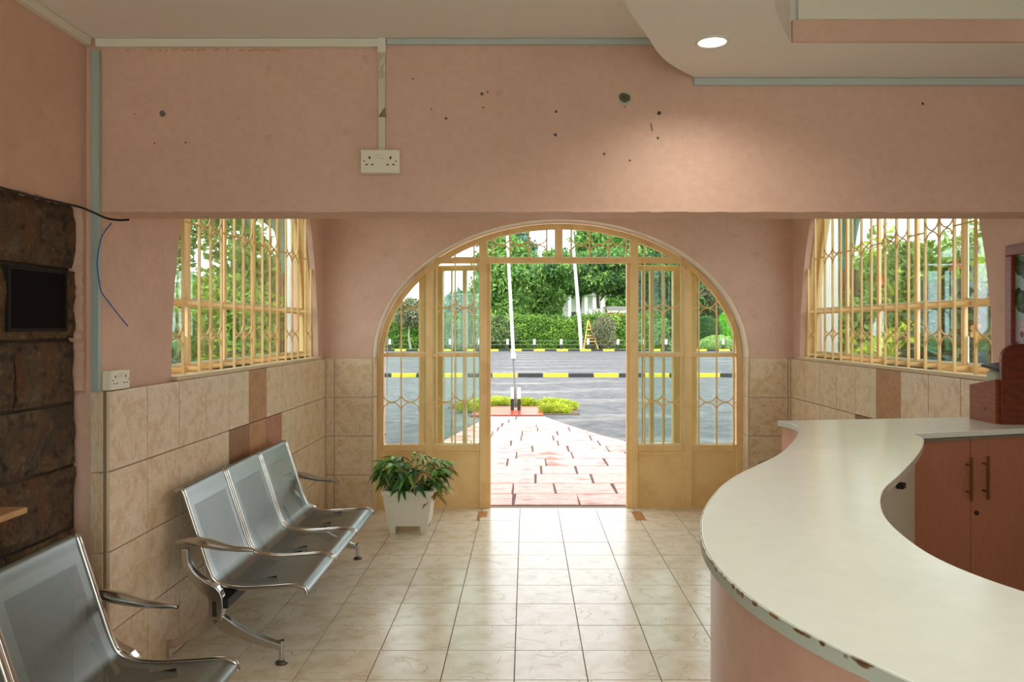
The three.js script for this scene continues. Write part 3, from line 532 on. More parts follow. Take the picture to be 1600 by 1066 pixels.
{
  const O = curve2(outPts, 150), I = curve2(inPts, 120);
  const s = new THREE.Shape(); O.forEach((p, i) => i ? s.lineTo(p.x, -p.z) : s.moveTo(p.x, -p.z)); s.lineTo(2.12, 3.62); s.lineTo(2.12, 3.24); I.forEach(p => s.lineTo(p.x, -p.z)); s.closePath();
  const g = new THREE.ExtrudeGeometry(s, { depth: .018, bevelEnabled: true, bevelSize: .002, bevelThickness: .002, bevelOffset: -.002, bevelSegments: 2 }); g.rotateX(-Math.PI / 2); g.translate(0, CH - .020, 0);
  const topMap = (() => { const f = fbm(700, 3, 5), h = fbm(720, 40, 2); return dataTex(512, (u, v) => { const q = mixc([232, 238, 230], [218, 226, 218], Math.max(0, f(u, v) - .45) * 1.8); const n = (h(u, v) - .5) * 6; return [q[0] + n, q[1] + n, q[2] + n]; }); })();
  const top = solo('worktop', uvWorld(g, .8), new THREE.MeshPhysicalMaterial({ map: topMap, roughness: .2, ior: 1.5 }), 'glossy white laminate S-shaped reception counter top with chipped edge', 'counter top');
  const f = rng(55);
  const band = canvasTex(2048, 32, (c, w, h) => { c.fillStyle = '#cfd3c6'; c.fillRect(0, 0, w, h); for (let k = 0; k < 70; k++) { const x = f() < .7 ? rr(.36, .58, f) * w : f() * w; c.fillStyle = ['#7a5330', '#5f4228', '#94693f'][k % 3]; c.globalAlpha = rr(.5, 1, f); c.beginPath(); c.ellipse(x, rr(0, 7, f), rr(1, 6, f), rr(2, 8, f), 0, 0, 6.3); c.fill(); } c.globalAlpha = 1; });
  const eb = ribbonWall(offset2(O, -.0005), CH - .0215, CH - .0012, -.0025); { const u = eb.attributes.uv; let mx = 0; for (let i = 0; i < u.count; i++) mx = Math.max(mx, u.getX(i)); for (let i = 0; i < u.count; i++) u.setXY(i, u.getX(i) / mx, u.getY(i) / .0203); }
  part('edge_band', eb, new THREE.MeshStandardMaterial({ map: band, roughness: .5 }), top);
  // pieces of the chipped lip, bare chipboard
  const base = thing('reception_desk', 'pink laminate S-curved front of the reception counter', 'counter base');
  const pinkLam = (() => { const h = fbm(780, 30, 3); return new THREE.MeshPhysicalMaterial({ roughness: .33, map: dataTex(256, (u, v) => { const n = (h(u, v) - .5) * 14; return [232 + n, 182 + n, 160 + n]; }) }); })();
  M.pinkLam = pinkLam;
  const body = offset2(O, .018);
  part('front_panel', ribbonWall(body, .0, CH - .0245, .018), pinkLam, base);
  part('inner_panel', ribbonWall(offset2(I, .03), .0, CH - .0245, .016), std('#d2d3c8', .5), base);
  part('end_panel', bx(1.128, 2.11, .0, CH - .0245, 3.42, 3.436), pinkLam, base);
  for (const y of [.35, .72]) { const sh2 = new THREE.Shape(), A = offset2(O, .04), B = offset2(I, .05); const a2 = A.filter((_, i) => i > 20 && i < 145), b2 = B.filter((_, i) => i > 6 && i < 104); a2.forEach((p, i) => i ? sh2.lineTo(p.x, -p.z) : sh2.moveTo(p.x, -p.z)); b2.forEach(p => sh2.lineTo(p.x, -p.z)); sh2.closePath(); const e = new THREE.ExtrudeGeometry(sh2, { depth: .016, bevelEnabled: false }); e.rotateX(-Math.PI / 2); e.translate(0, y, 0); part('shelf', e, std('#c9cabf', .6), base); }
  part('bracket', new RoundedBoxGeometry(.034, .016, .02, 2, .003).rotateY(.9).translate(1.083, 1.045, -2.31), M.black, base);
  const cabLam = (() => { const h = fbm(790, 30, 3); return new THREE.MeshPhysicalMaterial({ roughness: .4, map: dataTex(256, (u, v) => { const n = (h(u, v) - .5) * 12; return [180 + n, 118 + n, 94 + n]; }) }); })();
  // cabinet with doors towards the clerk
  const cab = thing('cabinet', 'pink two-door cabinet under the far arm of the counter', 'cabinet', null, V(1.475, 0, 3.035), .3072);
  part('carcass', merge([bx(0, .66, .06, .08, .035, .34), bx(0, .016, .06, CH - .026, .035, .34), bx(.644, .66, .06, CH - .026, .035, .15), bx(0, .66, .0, .06, .08, .09), bx(.016, .644, .06, CH - .026, .33, .338)]), std('#cfcfc4', .55), cab);
  for (const [x0, x1, hx, lock] of [[.003, .285, .262, 0], [.288, .57, .345, 1]]) {
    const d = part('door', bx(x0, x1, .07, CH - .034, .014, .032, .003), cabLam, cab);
    const h = [bar(new THREE.Vector3(hx, .83, .012), new THREE.Vector3(hx, 1.00, .012), .009, .009)]; for (const y of [.862, .968]) h.push(bar(new THREE.Vector3(hx, y, -.016), new THREE.Vector3(hx, y, .012), .008, .008));
    part('handle', merge(h), std('#8a6a45', .35, { metalness: .7 }), d);
    if (lock) { const l = new THREE.CylinderGeometry(.009, .009, .008, 16); l.rotateX(Math.PI / 2); l.translate(.312, .775, -.012); part('lock', l, std('#4b3a2c', .4, { metalness: .7 }), d); }
  }
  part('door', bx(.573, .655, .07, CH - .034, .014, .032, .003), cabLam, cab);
  part('top_rail', bx(0, .66, CH - .033, CH - .0245, .0, .03), std('#8f8a80', .4, { metalness: .4 }), cab);
}

// ---------------------------------------------------------------- wooden organiser on the counter, pouch, picture
const woodTex = (a, b, seed) => { const f = fbm(seed, 4, 4); return dataTex(256, (u, v) => { const w = Math.sin((v * 9 + f(u * .6, v) * 3.2) * 6.283) * .5 + .5; return mixc(a, b, Math.min(1, w * .55 + f(u * 3, v * 12 % 1) * .45)); }); };
{
  const oak = new THREE.MeshPhysicalMaterial({ map: woodTex([150, 74, 26], [122, 54, 16], 801), roughness: .55 });
  const red = new THREE.MeshPhysicalMaterial({ map: woodTex([122, 52, 24], [92, 36, 16], 821), roughness: .35 });
  const o = thing('wooden_organiser', 'varnished wooden tray with tall rounded front standing on the counter end', 'desk organiser');
  const s = new THREE.Shape(); s.moveTo(1.972, CH); s.lineTo(2.118, CH); s.lineTo(2.118, 1.385); s.absarc(2.068, 1.385, .05, 0, Math.PI / 2, false); s.lineTo(2.037, 1.435); s.absarc(2.037, 1.37, .065, Math.PI / 2, Math.PI, false); s.closePath();
  const g = new THREE.ExtrudeGeometry(s, { depth: .016, bevelEnabled: true, bevelSize: .002, bevelThickness: .002, bevelOffset: -.002 }); g.translate(0, 0, -3.334); part('front_board', uvWorld(g, 3), red, o);
  const sd = new THREE.Shape(); sd.moveTo(3.336, CH); sd.lineTo(3.53, CH); sd.lineTo(3.53, 1.252); sd.lineTo(3.336, 1.286); sd.closePath();
  part('side_board', uvWorld(sideExtrude(sd, 1.957, .016), 3), oak, o); part('side_board', uvWorld(sideExtrude(sd, 2.102, .016), 3), oak, o);
  part('rear_board', uvWorld(bx(1.973, 2.102, CH, 1.25, 3.514, 3.53), 3), oak, o); part('bottom_board', uvWorld(bx(1.973, 2.102, CH, CH + .012, 3.336, 3.514), 3), oak, o);
  const knot = new THREE.CircleGeometry(.0065, 14); knot.rotateY(-Math.PI / 2); knot.translate(1.9565, 1.155, -3.41); part('knot', knot, std('#3a1c0d', .6), o);
  const pouch = thing('pouch', 'grey plastic pouch with black flap stuffed in the wooden organiser', 'pouch');
  const pg = new THREE.SphereGeometry(1, 24, 18), p = pg.attributes.position, f = fbm(840, 4, 3);
  for (let i = 0; i < p.count; i++) { let x = p.getX(i), y = p.getY(i), z = p.getZ(i); const q = v => Math.sign(v) * Math.abs(v) ** .6, n = 1 + (f(x * .3 + .5, (y + z) * .3 + .5) - .5) * .3; p.setXYZ(i, q(x) * .048 * n, q(y) * .108, q(z) * .07 * n); } pg.computeVertexNormals();
  pg.translate(2.035, 1.222, -3.43); part('body', pg, std('#a7a892', .5), pouch);
  const fl = new RoundedBoxGeometry(.1, .012, .13, 2, .005); fl.rotateX(.12); fl.rotateZ(.1); fl.translate(2.035, 1.335, -3.43); part('flap', fl, std('#191714', .5), pouch);

  const pic = thing('framed_picture', 'wood framed landscape print hanging on the wall above the counter', 'picture');
  const fr = (a0, a1, b0, b1) => bx(2.133, WR + .002, a0, a1, b0, b1, .004);
  part('frame', uvWorld(merge([fr(1.82, 1.866, 3.08, 3.565), fr(1.35, 1.396, 3.08, 3.565), fr(1.396, 1.82, 3.518, 3.565), fr(1.396, 1.82, 3.08, 3.127)]), 3), new THREE.MeshPhysicalMaterial({ map: woodTex([150, 66, 30], [118, 46, 20], 861), roughness: .35 }), pic);
  const art = canvasTex(256, 256, c => { const q = rng(5); c.fillStyle = '#9fb9b3'; c.fillRect(0, 0, 256, 256); for (let k = 0; k < 400; k++) { c.fillStyle = ['#20351c', '#33502a', '#4d6a35', '#182814'][k % 4]; c.beginPath(); const x = q() * 256, t = Math.min(x, 256 - x) / 128; c.arc(x, 60 * t + q() * 40 + (q() < .5 ? 90 : 0), 3 + q() * 11, 0, 6.3); c.fill(); } c.fillStyle = '#b8a7b4'; c.fillRect(0, 170, 256, 86); for (let k = 0; k < 60; k++) { c.fillStyle = ['#a692a8', '#cbbcc4', '#7a4a42', '#8d7c94'][k % 4]; c.beginPath(); c.arc(q() * 256, 175 + q() * 80, 3 + q() * 8, 0, 6.3); c.fill(); } });
  const pl = new THREE.PlaneGeometry(.392, .425); pl.rotateY(-Math.PI / 2); pl.translate(2.152, 1.608, -3.3225); part('print', pl, std('#ffffff', .5, { map: art }), pic);
}

// ---------------------------------------------------------------- potted plant
{
  const o = thing('potted_plant', 'leafy green plant in a square white planter beside the entrance screen', 'potted plant', null, V(-.862, 0, 5.97));
  const frustum = (w0, w1, y0, y1) => { const g = new THREE.CylinderGeometry(w1 / Math.SQRT2, w0 / Math.SQRT2, y1 - y0, 4, 1); g.rotateY(Math.PI / 4); g.translate(0, (y0 + y1) / 2, 0); return g.toNonIndexed(); };
  const potM = std('#f0e9da', .6, { bumpMap: fineBump, bumpScale: .0012 });
  const pot = new THREE.Group(); pot.name = 'planter'; o.add(pot);
  const fb = frustum(.292, .352, .058, .288); fb.computeVertexNormals(); part('body', uvWorld(fb, 1.5), potM, pot);
  const rim = []; for (const [a, b, c, d] of [[-.188, .188, .16, .188], [-.188, .188, -.188, -.16], [-.188, -.16, -.16, .16], [.16, .188, -.16, .16]]) rim.push(new RoundedBoxGeometry(b - a, .034, d - c, 2, .004).translate((a + b) / 2, .303, (c + d) / 2)); part('rim', uvWorld(merge(rim)), potM, pot);
  for (const sx of [-1, 1]) for (const sz of [-1, 1]) { const f = new THREE.CylinderGeometry(.038, .03, .062, 4, 1).toNonIndexed(); f.rotateY(Math.PI / 4); f.translate(sx * .115, .031, sz * .115); f.computeVertexNormals(); part('foot', f, potM, pot); }
  part('soil', new THREE.BoxGeometry(.33, .02, .33).translate(0, .285, 0), std('#2c2118', 1, { bumpMap: fineBump, bumpScale: .01 }), o);
  const f = rng(311), greens = ['#4a8a2a', '#62a035', '#86b046', '#3b7023', '#a8b468', '#2f6428'].map(c => new THREE.MeshPhysicalMaterial({ color: c, roughness: .42, transmission: .12, thickness: 0, side: THREE.DoubleSide }));
  greens.push(new THREE.MeshPhysicalMaterial({ color: '#a3824a', roughness: .6, side: THREE.DoubleSide }));
  function blade(L, W, droop) { // one arching leaf along +x
    const n = 6, pos = [], idx = []; for (let i = 0; i <= n; i++) { const t = i / n, w = W * Math.sin(Math.PI * Math.min(1, t * .92 + .08)) ** .8 * (1 - t * .25), x = L * t, y = -droop * L * t * t; pos.push(x, y + w * .18, -w / 2, x, y - w * .06, 0, x, y + w * .18, w / 2); }
    for (let i = 0; i < n; i++) for (let k = 0; k < 2; k++) { const a = i * 3 + k; idx.push(a, a + 1, a + 3, a + 1, a + 4, a + 3); }
    const g = new THREE.BufferGeometry(); g.setAttribute('position', new THREE.Float32BufferAttribute(pos, 3)); g.setIndex(idx); g.computeVertexNormals(); return g;
  }
  for (let k = 0; k < 62; k++) { // fronds: a petiole with a fan of narrow leaves
    const a = k * 2.39996 + rr(-.3, .3, f), tall = f(), reach = .07 + .24 * Math.sqrt(f()), right = Math.cos(a) > .3 && f() < .55;
    const tip = new THREE.Vector3(Math.cos(a) * reach * .72 + (right ? .05 : 0), .37 + tall * .2 * (1 - reach * 1.2) + (right && tall < .5 ? -.07 : 0), Math.sin(a) * reach * .7);
    if (k === 0) tip.set(-.21, .45, .05); if (k === 1) tip.set(.2, .36, .1); if (k === 2) tip.set(.02, .56, 0); if (k === 3) tip.set(.17, .52, .0); if (k === 4) tip.set(-.04, .35, .19); if (k === 5) tip.set(.06, .36, .19); if (k === 6) tip.set(.23, .33, .06); if (k === 7) tip.set(.22, .4, -.02); if (k === 8) tip.set(-.12, .54, .02); if (k === 9) tip.set(.19, .29, .12);
    const list = [], n = 5 + Math.floor(f() * 4), dir0 = Math.atan2(tip.z, tip.x);
    for (let i = 0; i < n; i++) { const g = blade(rr(.075, .135, f), rr(.024, .04, f), rr(.3, 1.0, f)); g.rotateZ(rr(-.35, .45, f)); g.rotateX(rr(-.5, .5, f)); g.rotateY(-dir0 + (i / (n - 1) - .5) * 2.9 + rr(-.2, .2, f)); g.translate(tip.x, tip.y, tip.z); list.push(g); }
    const leaf = part('leaf', mergeGeometries(list), greens[f() < .09 ? 6 : Math.floor(f() * 6)], o);
    part('stem', taper([new THREE.Vector3(tip.x * .25, .285, tip.z * .25), new THREE.Vector3(tip.x * .55, .285 + (tip.y - .285) * .75, tip.z * .55), tip.clone()], [.0045, .0035, .002], 8, 5), greens[4], leaf);
  }
}

// ---------------------------------------------------------------- wall fittings
function socketFace(o, w, h, holesZ) { // details on a double socket plate lying in xy, facing +z
  const dark = M.black;
  for (const s of [-1, 1]) {
    const cx = s * w * .27;
    part('pin_hole', bx(cx - .003, cx + .003, .008, .018, -holesZ - .0005, -holesZ + .004), dark, o);
    for (const q of [-1, 1]) part('pin_hole', bx(cx + q * .011 - .004, cx + q * .011 + .004, -.016, -.011, -holesZ - .0005, -holesZ + .004), dark, o);
    part('switch', new RoundedBoxGeometry(.010, .018, .006, 2, .0015).translate(s * .0085, .018, holesZ), M.socket, o);
  }
  for (const s of [-1, 1]) { const c = new THREE.CylinderGeometry(.0028, .0028, .002, 10); c.rotateX(Math.PI / 2); c.translate(s * .0605, 0, holesZ); part('screw', c, std('#6a6252', .4), o); }
}
{
  const o = thing('wall_socket', 'white double power socket mounted on the beam below vertical trunking', 'socket', null, V(.0, 0, 3.1));
  o.position.set((596.5 - 822) * .00248, 1.5 + (513 - 255) * .00248, -3.1);
  part('box', new RoundedBoxGeometry(.151, .091, .03, 3, .006).translate(0, 0, .016), M.socket, o);
  part('plate', new RoundedBoxGeometry(.149, .088, .008, 3, .003).translate(0, 0, .034), M.socket, o); socketFace(o, .149, .088, .0382);
  const p = thing('wall_socket', 'white double power socket sitting on the tile ledge by the corner', 'socket', null, new THREE.Vector3(WL, 1.296, -3.178), Math.PI / 2);
  part('box', new RoundedBoxGeometry(.148, .078, .03, 3, .004).translate(0, 0, .015), M.socket, p);
  part('plate', new RoundedBoxGeometry(.146, .076, .007, 3, .003).translate(0, 0, .031), M.socket, p); socketFace(p, .146, .076, .0348);
}
const trunk = (label, geo, mat) => solo('cable_trunking', geo, mat, label, 'trunking');
{
  const X = x => (x - 822) * .00248, Y = y => 1.5 + (513 - y) * .00248;
  trunk('white cable trunking along the ceiling line of the beam, left stretch', bx(X(152), X(594), Y(75), 2.619, 3.083, 3.1, .003).translate(0, 0, 0), M.pvc);
  trunk('grey-blue cable trunking along the ceiling line of the beam, right stretch', bx(X(605), X(1030), Y(71), 2.619, 3.085, 3.1, .003), M.pvcBlue);
  trunk('tall grey-green vertical trunking at the corner beside the stone wall', bx(X(147.5), X(159.5), 1.256, Y(82), 3.074, 3.096, .003), std('#a9b8b0', .45));
  trunk('grey-blue cable trunking along the beam under the dropped ceiling', bx(X(1083), 2.16, Y(134.5), 2.466, 3.084, 3.1, .003), M.pvcBlue);
  trunk('white cable trunking along the ceiling above the stone wall', bx(-1.7, -1.672, 2.588, 2.619, -1.89, 3.08, .003), M.pvc);
  const torn = canvasTex(64, 1024, (c, w, h) => { const s = rng(3); c.fillStyle = '#d9d0ba'; c.fillRect(0, 0, w, h); for (let k = 0; k < 26; k++) { c.fillStyle = ['#c8a98f', '#e6e0d0', '#bfae90'][k % 3]; c.globalAlpha = .7; c.beginPath(); const y = 60 + s() * 300, x = s() * w; c.moveTo(x, y); c.lineTo(x + 14 + s() * 14, y + 20); c.lineTo(x + s() * 10, y + 50 + s() * 60); c.closePath(); c.fill(); } c.globalAlpha = 1; c.fillStyle = '#7d6338'; c.beginPath(); c.moveTo(0, 700); c.lineTo(64, 610); c.lineTo(64, 706); c.lineTo(0, 706); c.closePath(); c.fill(); c.fillStyle = '#b49a62'; for (let k = 0; k < 5; k++) c.fillRect(34, 628 + k * 15, 30, 5); });
  const g = bx(X(592.5), X(603), Y(238), Y(66), 3.084, 3.1);
  trunk('torn white vertical trunking dropping to the double socket', g, new THREE.MeshStandardMaterial({ map: torn, roughness: .6 }));
  solo('trunking_joint', bx(X(591.5), X(604), Y(84), Y(58.5), 3.081, 3.1, .002), M.pvc, 'white junction cover where the vertical trunking meets the ceiling trunking', 'trunking joint');
  // stray wires
  const S = (x, y, d) => new THREE.Vector3((x - 822) * d / 1250, 1.5 + (513 - y) * d / 1250, -d);
  solo('black_cable', tube([new THREE.Vector3(-1.695, 1.945, -1.6), S(0, 293, 2.555), S(60, 309, 2.77), S(100, 318, 2.92), S(132, 326, 3.035), S(152, 335, 3.055), S(166, 341, 3.07), S(185, 344, 3.06), S(201, 343.5, 3.04)], .0042, 70, 8), M.black, 'black cable hanging along the top of the stone wall to the beam corner', 'cable');
  solo('blue_wire', tube([S(174, 349, 3.10), S(163, 363, 3.12), S(155, 385, 3.02), S(152, 412, 3.02), S(155, 440, 3.05), S(158, 455, 3.07), S(172, 475, 3.13), S(186, 493, 3.19), S(200, 510, 3.24)], .0026, 60, 7), std('#2c66b4', .4), 'loose blue wire dangling beside the vertical trunking', 'wire');
  // plaque in the stone wall
  const pq = thing('wall_plaque', 'dark bronze rectangular plaque set in the stone wall', 'plaque');
  part('plate', bx(-1.745, -1.716, 1.492, 1.708, 2.652, 2.985, .004), new THREE.MeshPhysicalMaterial({ color: '#130c08', roughness: .9, specularIntensity: .25, bumpMap: fineBump, bumpScale: .001 }), pq);
  part('border', merge([bx(-1.745, -1.713, 1.488, 1.500, 2.648, 2.989), bx(-1.745, -1.713, 1.700, 1.712, 2.648, 2.989), bx(-1.745, -1.713, 1.5, 1.7, 2.648, 2.660), bx(-1.745, -1.713, 1.5, 1.7, 2.977, 2.989)]), std('#1a110c', .9), pq);
  // wall shelf
  const shf = thing('wall_shelf', 'narrow light wood shelf board fixed to the stone wall', 'shelf');
  part('board', uvWorld(bx(-1.745, -1.497, .944, .964, 1.55, 2.405, .006), 3), new THREE.MeshPhysicalMaterial({ map: woodTex([206, 160, 108], [186, 136, 84], 881), roughness: .45 }), shf);
  for (const d of [1.75, 2.2]) part('bracket', merge([bx(-1.745, -1.735, .8, .944, d - .012, d + .012), bx(-1.745, -1.56, .936, .944, d - .012, d + .012), bar(V(-1.738, .82, d), V(-1.6, .938, d), .008, .016)]), M.black, shf);
}

// ---------------------------------------------------------------- outdoors: ground, path, kerbs
{
  const f = fbm(900, 5, 5), g = fbm(930, 60, 2), h = fbm(960, 3, 4);
  const asph = dataTex(1024, (u, v) => { const n = (g(u, v) - .5) * 46 + (f(u, v) - .5) * 26; let q = [93 + n, 94 + n, 94 + n]; q = mixc(q, [160, 152, 138], Math.min(.9, Math.max(0, h(u, v * 3) - .54) * 3)); return q; });
  const g0 = bx(-70, 70, -.3, -.03, 6.79, 53.2); const q = uvWorld(g0, .11);
  setting('ground', 'grey asphalt driveway with pale dusty patches outside the entrance', 'driveway', q, new THREE.MeshStandardMaterial({ map: asph, roughness: .9, bumpMap: fineBump, bumpScale: .004 }));
  setting('ground', 'broad earth ground under the grounds', 'ground', uvWorld(bx(-120, 120, -.8, -.31, -60, 200), .2), std('#8d8d72', .95));
  setting('yard', 'pale concrete yard behind the waiting room', 'yard', uvWorld(bx(-25, 25, -.3, -.05, -30, -2.12), .3), std('#dedacd', .9));
  const fg = fbm(980, 20, 4); const grassM = new THREE.MeshStandardMaterial({ roughness: .95, bumpMap: fineBump, bumpScale: .03, map: dataTex(512, (u, v) => { const n = fg(u, v); return mixc([88, 124, 42], [150, 170, 66], n); }) });
  setting('lawn', 'bright green grass strip beyond the far kerb', 'lawn', uvWorld(bx(-90, 90, -.3, .06, 53.36, 160), .2), grassM);
  const soil = new THREE.MeshStandardMaterial({ roughness: 1, bumpMap: fineBump, bumpScale: .03, map: dataTex(256, (u, v) => mixc([58, 62, 34], [96, 100, 56], fg(u, v))) });
  setting('garden_bed', 'planted garden ground outside the window above the bench', 'garden', uvWorld(bx(-14, -2.02, -.3, -.01, -2, 11.5), .5), soil);
  setting('garden_bed', 'planted garden ground outside the window behind the counter', 'garden', uvWorld(bx(2.6, 14, -.3, -.01, -2, 9.2), .5), soil);
}
{ // flagstone path
  const path = setting('path', 'worn pink and red painted flagstone path leading from the entrance', 'path', null);
  const edgeL = d => d < 8 ? -1.25 : d < 10.6 ? -1.25 + (d - 8) * .05 : Math.min(-.5, -1.12 + (d - 10.6) * .16), edgeR = d => d < 8 ? 1.75 : d < 10.6 ? 1.75 - (d - 8) * .15 : Math.max(.24, 1.36 - ((d - 10.6) / 3.3) ** .8 * 1.12);
  const bed = new THREE.Shape(); const ds = []; for (let d = 6.79; d <= 13.8; d += .25) ds.push(d); ds.forEach((d, i) => i ? bed.lineTo(edgeR(d) + .03, d) : bed.moveTo(edgeR(d) + .03, d)); [...ds].reverse().forEach(d => bed.lineTo(edgeL(d) - .03, d)); bed.closePath();
  const bg = new THREE.ExtrudeGeometry(bed, { depth: .04, bevelEnabled: false }); bg.rotateX(-Math.PI / 2); bg.translate(0, -.047, 0); part('mortar_bed', uvWorld(bg), std('#5e443e', .95, { bumpMap: fineBump, bumpScale: .006 }), path);
  const mats = [0, 1, 2, 3].map(k => { const f = fbm(1000 + k * 9, 4, 5), g = fbm(1040 + k * 9, 20, 3); return new THREE.MeshStandardMaterial({ roughness: .7, bumpMap: fineBump, bumpScale: .003, map: dataTex(256, (u, v) => { let q = mixc([206, 158, 146], [220, 190, 182], Math.min(1, Math.max(0, g(u, v * 2) - .3) * 1.8)); q = mixc(q, [176, 74, 54], Math.min(.85, Math.max(0, f(u, v * 3) - .64 + k * .035) * 4)); return q; }) }); });
  const f = rng(1234); let d = 6.80, r = 0;
  while (d < 13.5) {
    const dep = .49 * rr(.94, 1.06, f), L = edgeL(d + dep / 2), Rg = edgeR(d + dep / 2); let x = L - (r % 2 ? .3 : 0) * f();
    const firsts = { 0: [-.69, -.11, .458, 1.05], 1: [-.68, -.124, .272, .829, 1.4], 2: [-.5, .09, .655, 1.2], 3: [-.4, .159, .53, 1.1] }[r];
    const cuts = [L]; if (firsts) cuts.push(...firsts); else { let c = L + rr(.2, .6, f); while (c < Rg - .15) { cuts.push(c); c += rr(.4, .68, f); } } cuts.push(Rg);
    for (let k = 0; k < cuts.length - 1; k++) {
      const a = cuts[k] + .011, b = cuts[k + 1] - .011, isL = k === 0, isR = k === cuts.length - 2; if (b - a < .06) continue; const d0 = d + .010, d1 = d + dep - .010, sk = [0, 1, 2, 3].map(() => rr(-.012, .012, f));
      const s = new THREE.Shape(); s.moveTo(isL ? edgeL(d0) : a, d0); s.lineTo((a + b) / 2, d0 + rr(-.004, .004, f)); s.lineTo(isR ? edgeR(d0) : b, d0); s.lineTo(isR ? edgeR(d1) : b + sk[2], d1); s.lineTo(isL ? edgeL(d1) : a + sk[2], d1); s.closePath();
      const g = new THREE.ExtrudeGeometry(s, { depth: .03, bevelEnabled: true, bevelSize: .005, bevelThickness: .005, bevelOffset: -.004, bevelSegments: 1 }); g.rotateX(-Math.PI / 2); g.translate(0, -.039 + f() * .003, 0);
      part('flagstone', uvWorld(g, .9), mats[r < 4 ? Math.floor(f() * 2) : Math.floor(f() * 4)], path);
    }
    d += dep; r++;
  }
  const pf = fbm(1100, 6, 4); solo('plinth', uvWorld(bx(-.95, .30, -.1, .012, 13.75, 15.25, .01)), new THREE.MeshPhysicalMaterial({ roughness: .25, map: dataTex(256, (u, v) => mixc([196, 84, 52], [150, 58, 36], pf(u, v))) }), 'glossy red plinth at the foot of the flagpole', 'plinth');
}
const paintY = std('#e8cf3c', .7, { bumpMap: fineBump, bumpScale: .002 }), paintK = std('#3c3c3a', .8, { bumpMap: fineBump, bumpScale: .002 });
function kerb(label, x0, n, L, d, skew, y0) {
  const k = thing('kerb', label, 'kerb'); const g = new RoundedBoxGeometry(L - .02, .15, .16, 2, .02);
  for (let i = 0; i < n; i++) { const s = part('kerb_stone', g, i % 2 ? paintK : paintY, k); s.position.set(x0 + (i + .5) * L, y0 + .02, -d - skew * i); }
}
kerb('yellow and black painted kerb crossing the driveway', -8.95, 24, .79, 25, 0, 0);
kerb('yellow and black painted kerb along the far grass verge', -16.45, 50, .77, 53.27, 0, .01);

// ---------------------------------------------------------------- foliage
function clumpGeo(seed, n, spread, L, W) { // tuft of simple folded leaves
  const f = rng(seed), pos = [], q = new THREE.Quaternion(), e = new THREE.Euler(), v = new THREE.Vector3();
  for (let i = 0; i < n; i++) {
    const c = new THREE.Vector3(rr(-1, 1, f), rr(-1, 1, f), rr(-1, 1, f)).multiplyScalar(spread); e.set(rr(-1.2, 1.2, f), rr(0, 6.28, f), rr(-1.2, 1.2, f)); q.setFromEuler(e);
    const l = L * rr(.7, 1.25, f), w = W * rr(.75, 1.2, f), P = [[0, 0, 0], [l * .45, w * .12, w / 2], [l, -.12 * l, 0], [l * .45, w * .12, -w / 2]].map(a => v.set(...a).applyQuaternion(q).add(c).toArray());
    pos.push(...P[0], ...P[1], ...P[2], ...P[0], ...P[2], ...P[3]);
  }
  const g = new THREE.BufferGeometry(); g.setAttribute('position', new THREE.Float32BufferAttribute(pos, 3)); g.computeVertexNormals(); return g;
}
const tuftFar = clumpGeo(1, 26, .5, .5, .24), tuftFine = clumpGeo(2, 30, .5, .3, .13), tuftBroad = clumpGeo(3, 9, .5, .75, .36), tuftNeedle = clumpGeo(4, 34, .55, .55, .09);
const leafM = new THREE.MeshPhysicalMaterial({ color: '#ffffff', roughness: .6, transmission: .3, thickness: 0, side: THREE.DoubleSide });
const leafFar = new THREE.MeshStandardMaterial({ color: '#ffffff', roughness: .8, side: THREE.DoubleSide });
function foliage(parent, geo, blobs, n, size, colors, seed, mat = leafM, shell = .45) {
  const f = rng(seed), m = sh(new THREE.InstancedMesh(geo, mat, n)); m.name = 'foliage'; m.userData.kind = 'stuff'; parent.add(m);
  const vol = blobs.map(b => (b[3] * b[4] * (b[5] ?? b[3])) ** .8), tot = vol.reduce((a, b) => a + b, 0), M4 = new THREE.Matrix4(), q = new THREE.Quaternion(), e = new THREE.Euler(), c = new THREE.Color(), cs = colors.map(x => new THREE.Color(x));
  for (let i = 0; i < n; i++) {
    let t = f() * tot, k = 0; while (t > vol[k] && k < blobs.length - 1) t -= vol[k++]; const b = blobs[k];
    const u = f() * 2 - 1, a = f() * 6.2832, s = Math.sqrt(1 - u * u), r = shell + (1 - shell) * Math.sqrt(f());
    e.set(f() * 6.28, f() * 6.28, f() * 6.28); q.setFromEuler(e); const sc = size * rr(.7, 1.3, f);
    M4.compose(new THREE.Vector3(b[0] + s * Math.cos(a) * r * b[3], b[1] + u * r * b[4], b[2] + s * Math.sin(a) * r * (b[5] ?? b[3])), q, new THREE.Vector3(sc, sc, sc)); m.setMatrixAt(i, M4);
    c.copy(cs[Math.floor(f() * cs.length)]).multiplyScalar(rr(.85, 1.15, f)); m.setColorAt(i, c);
  }
  return m;
}
const bark = (() => { const f = fbm(1200, 6, 4); return new THREE.MeshStandardMaterial({ roughness: .95, bumpMap: fineBump, bumpScale: .02, map: dataTex(256, (u, v) => mixc([74, 58, 44], [126, 108, 86], f(u * 2, v * .5))) }); })();
const G = { mid: ['#6c9a44', '#80ab50', '#5c8a40', '#9aba62'], dark: ['#41693a', '#527c42', '#385e34', '#648c4a'], blue: ['#5f8670', '#6f967a', '#4d745e', '#86a888'], lime: ['#9cc23a', '#86b02e', '#b4cf4e', '#74a02c'], yellow: ['#d3dd33', '#bccb26', '#e2e650', '#9fb422'], olive: ['#7a7f58', '#8d8f66', '#686f4c', '#9a9a78'] };
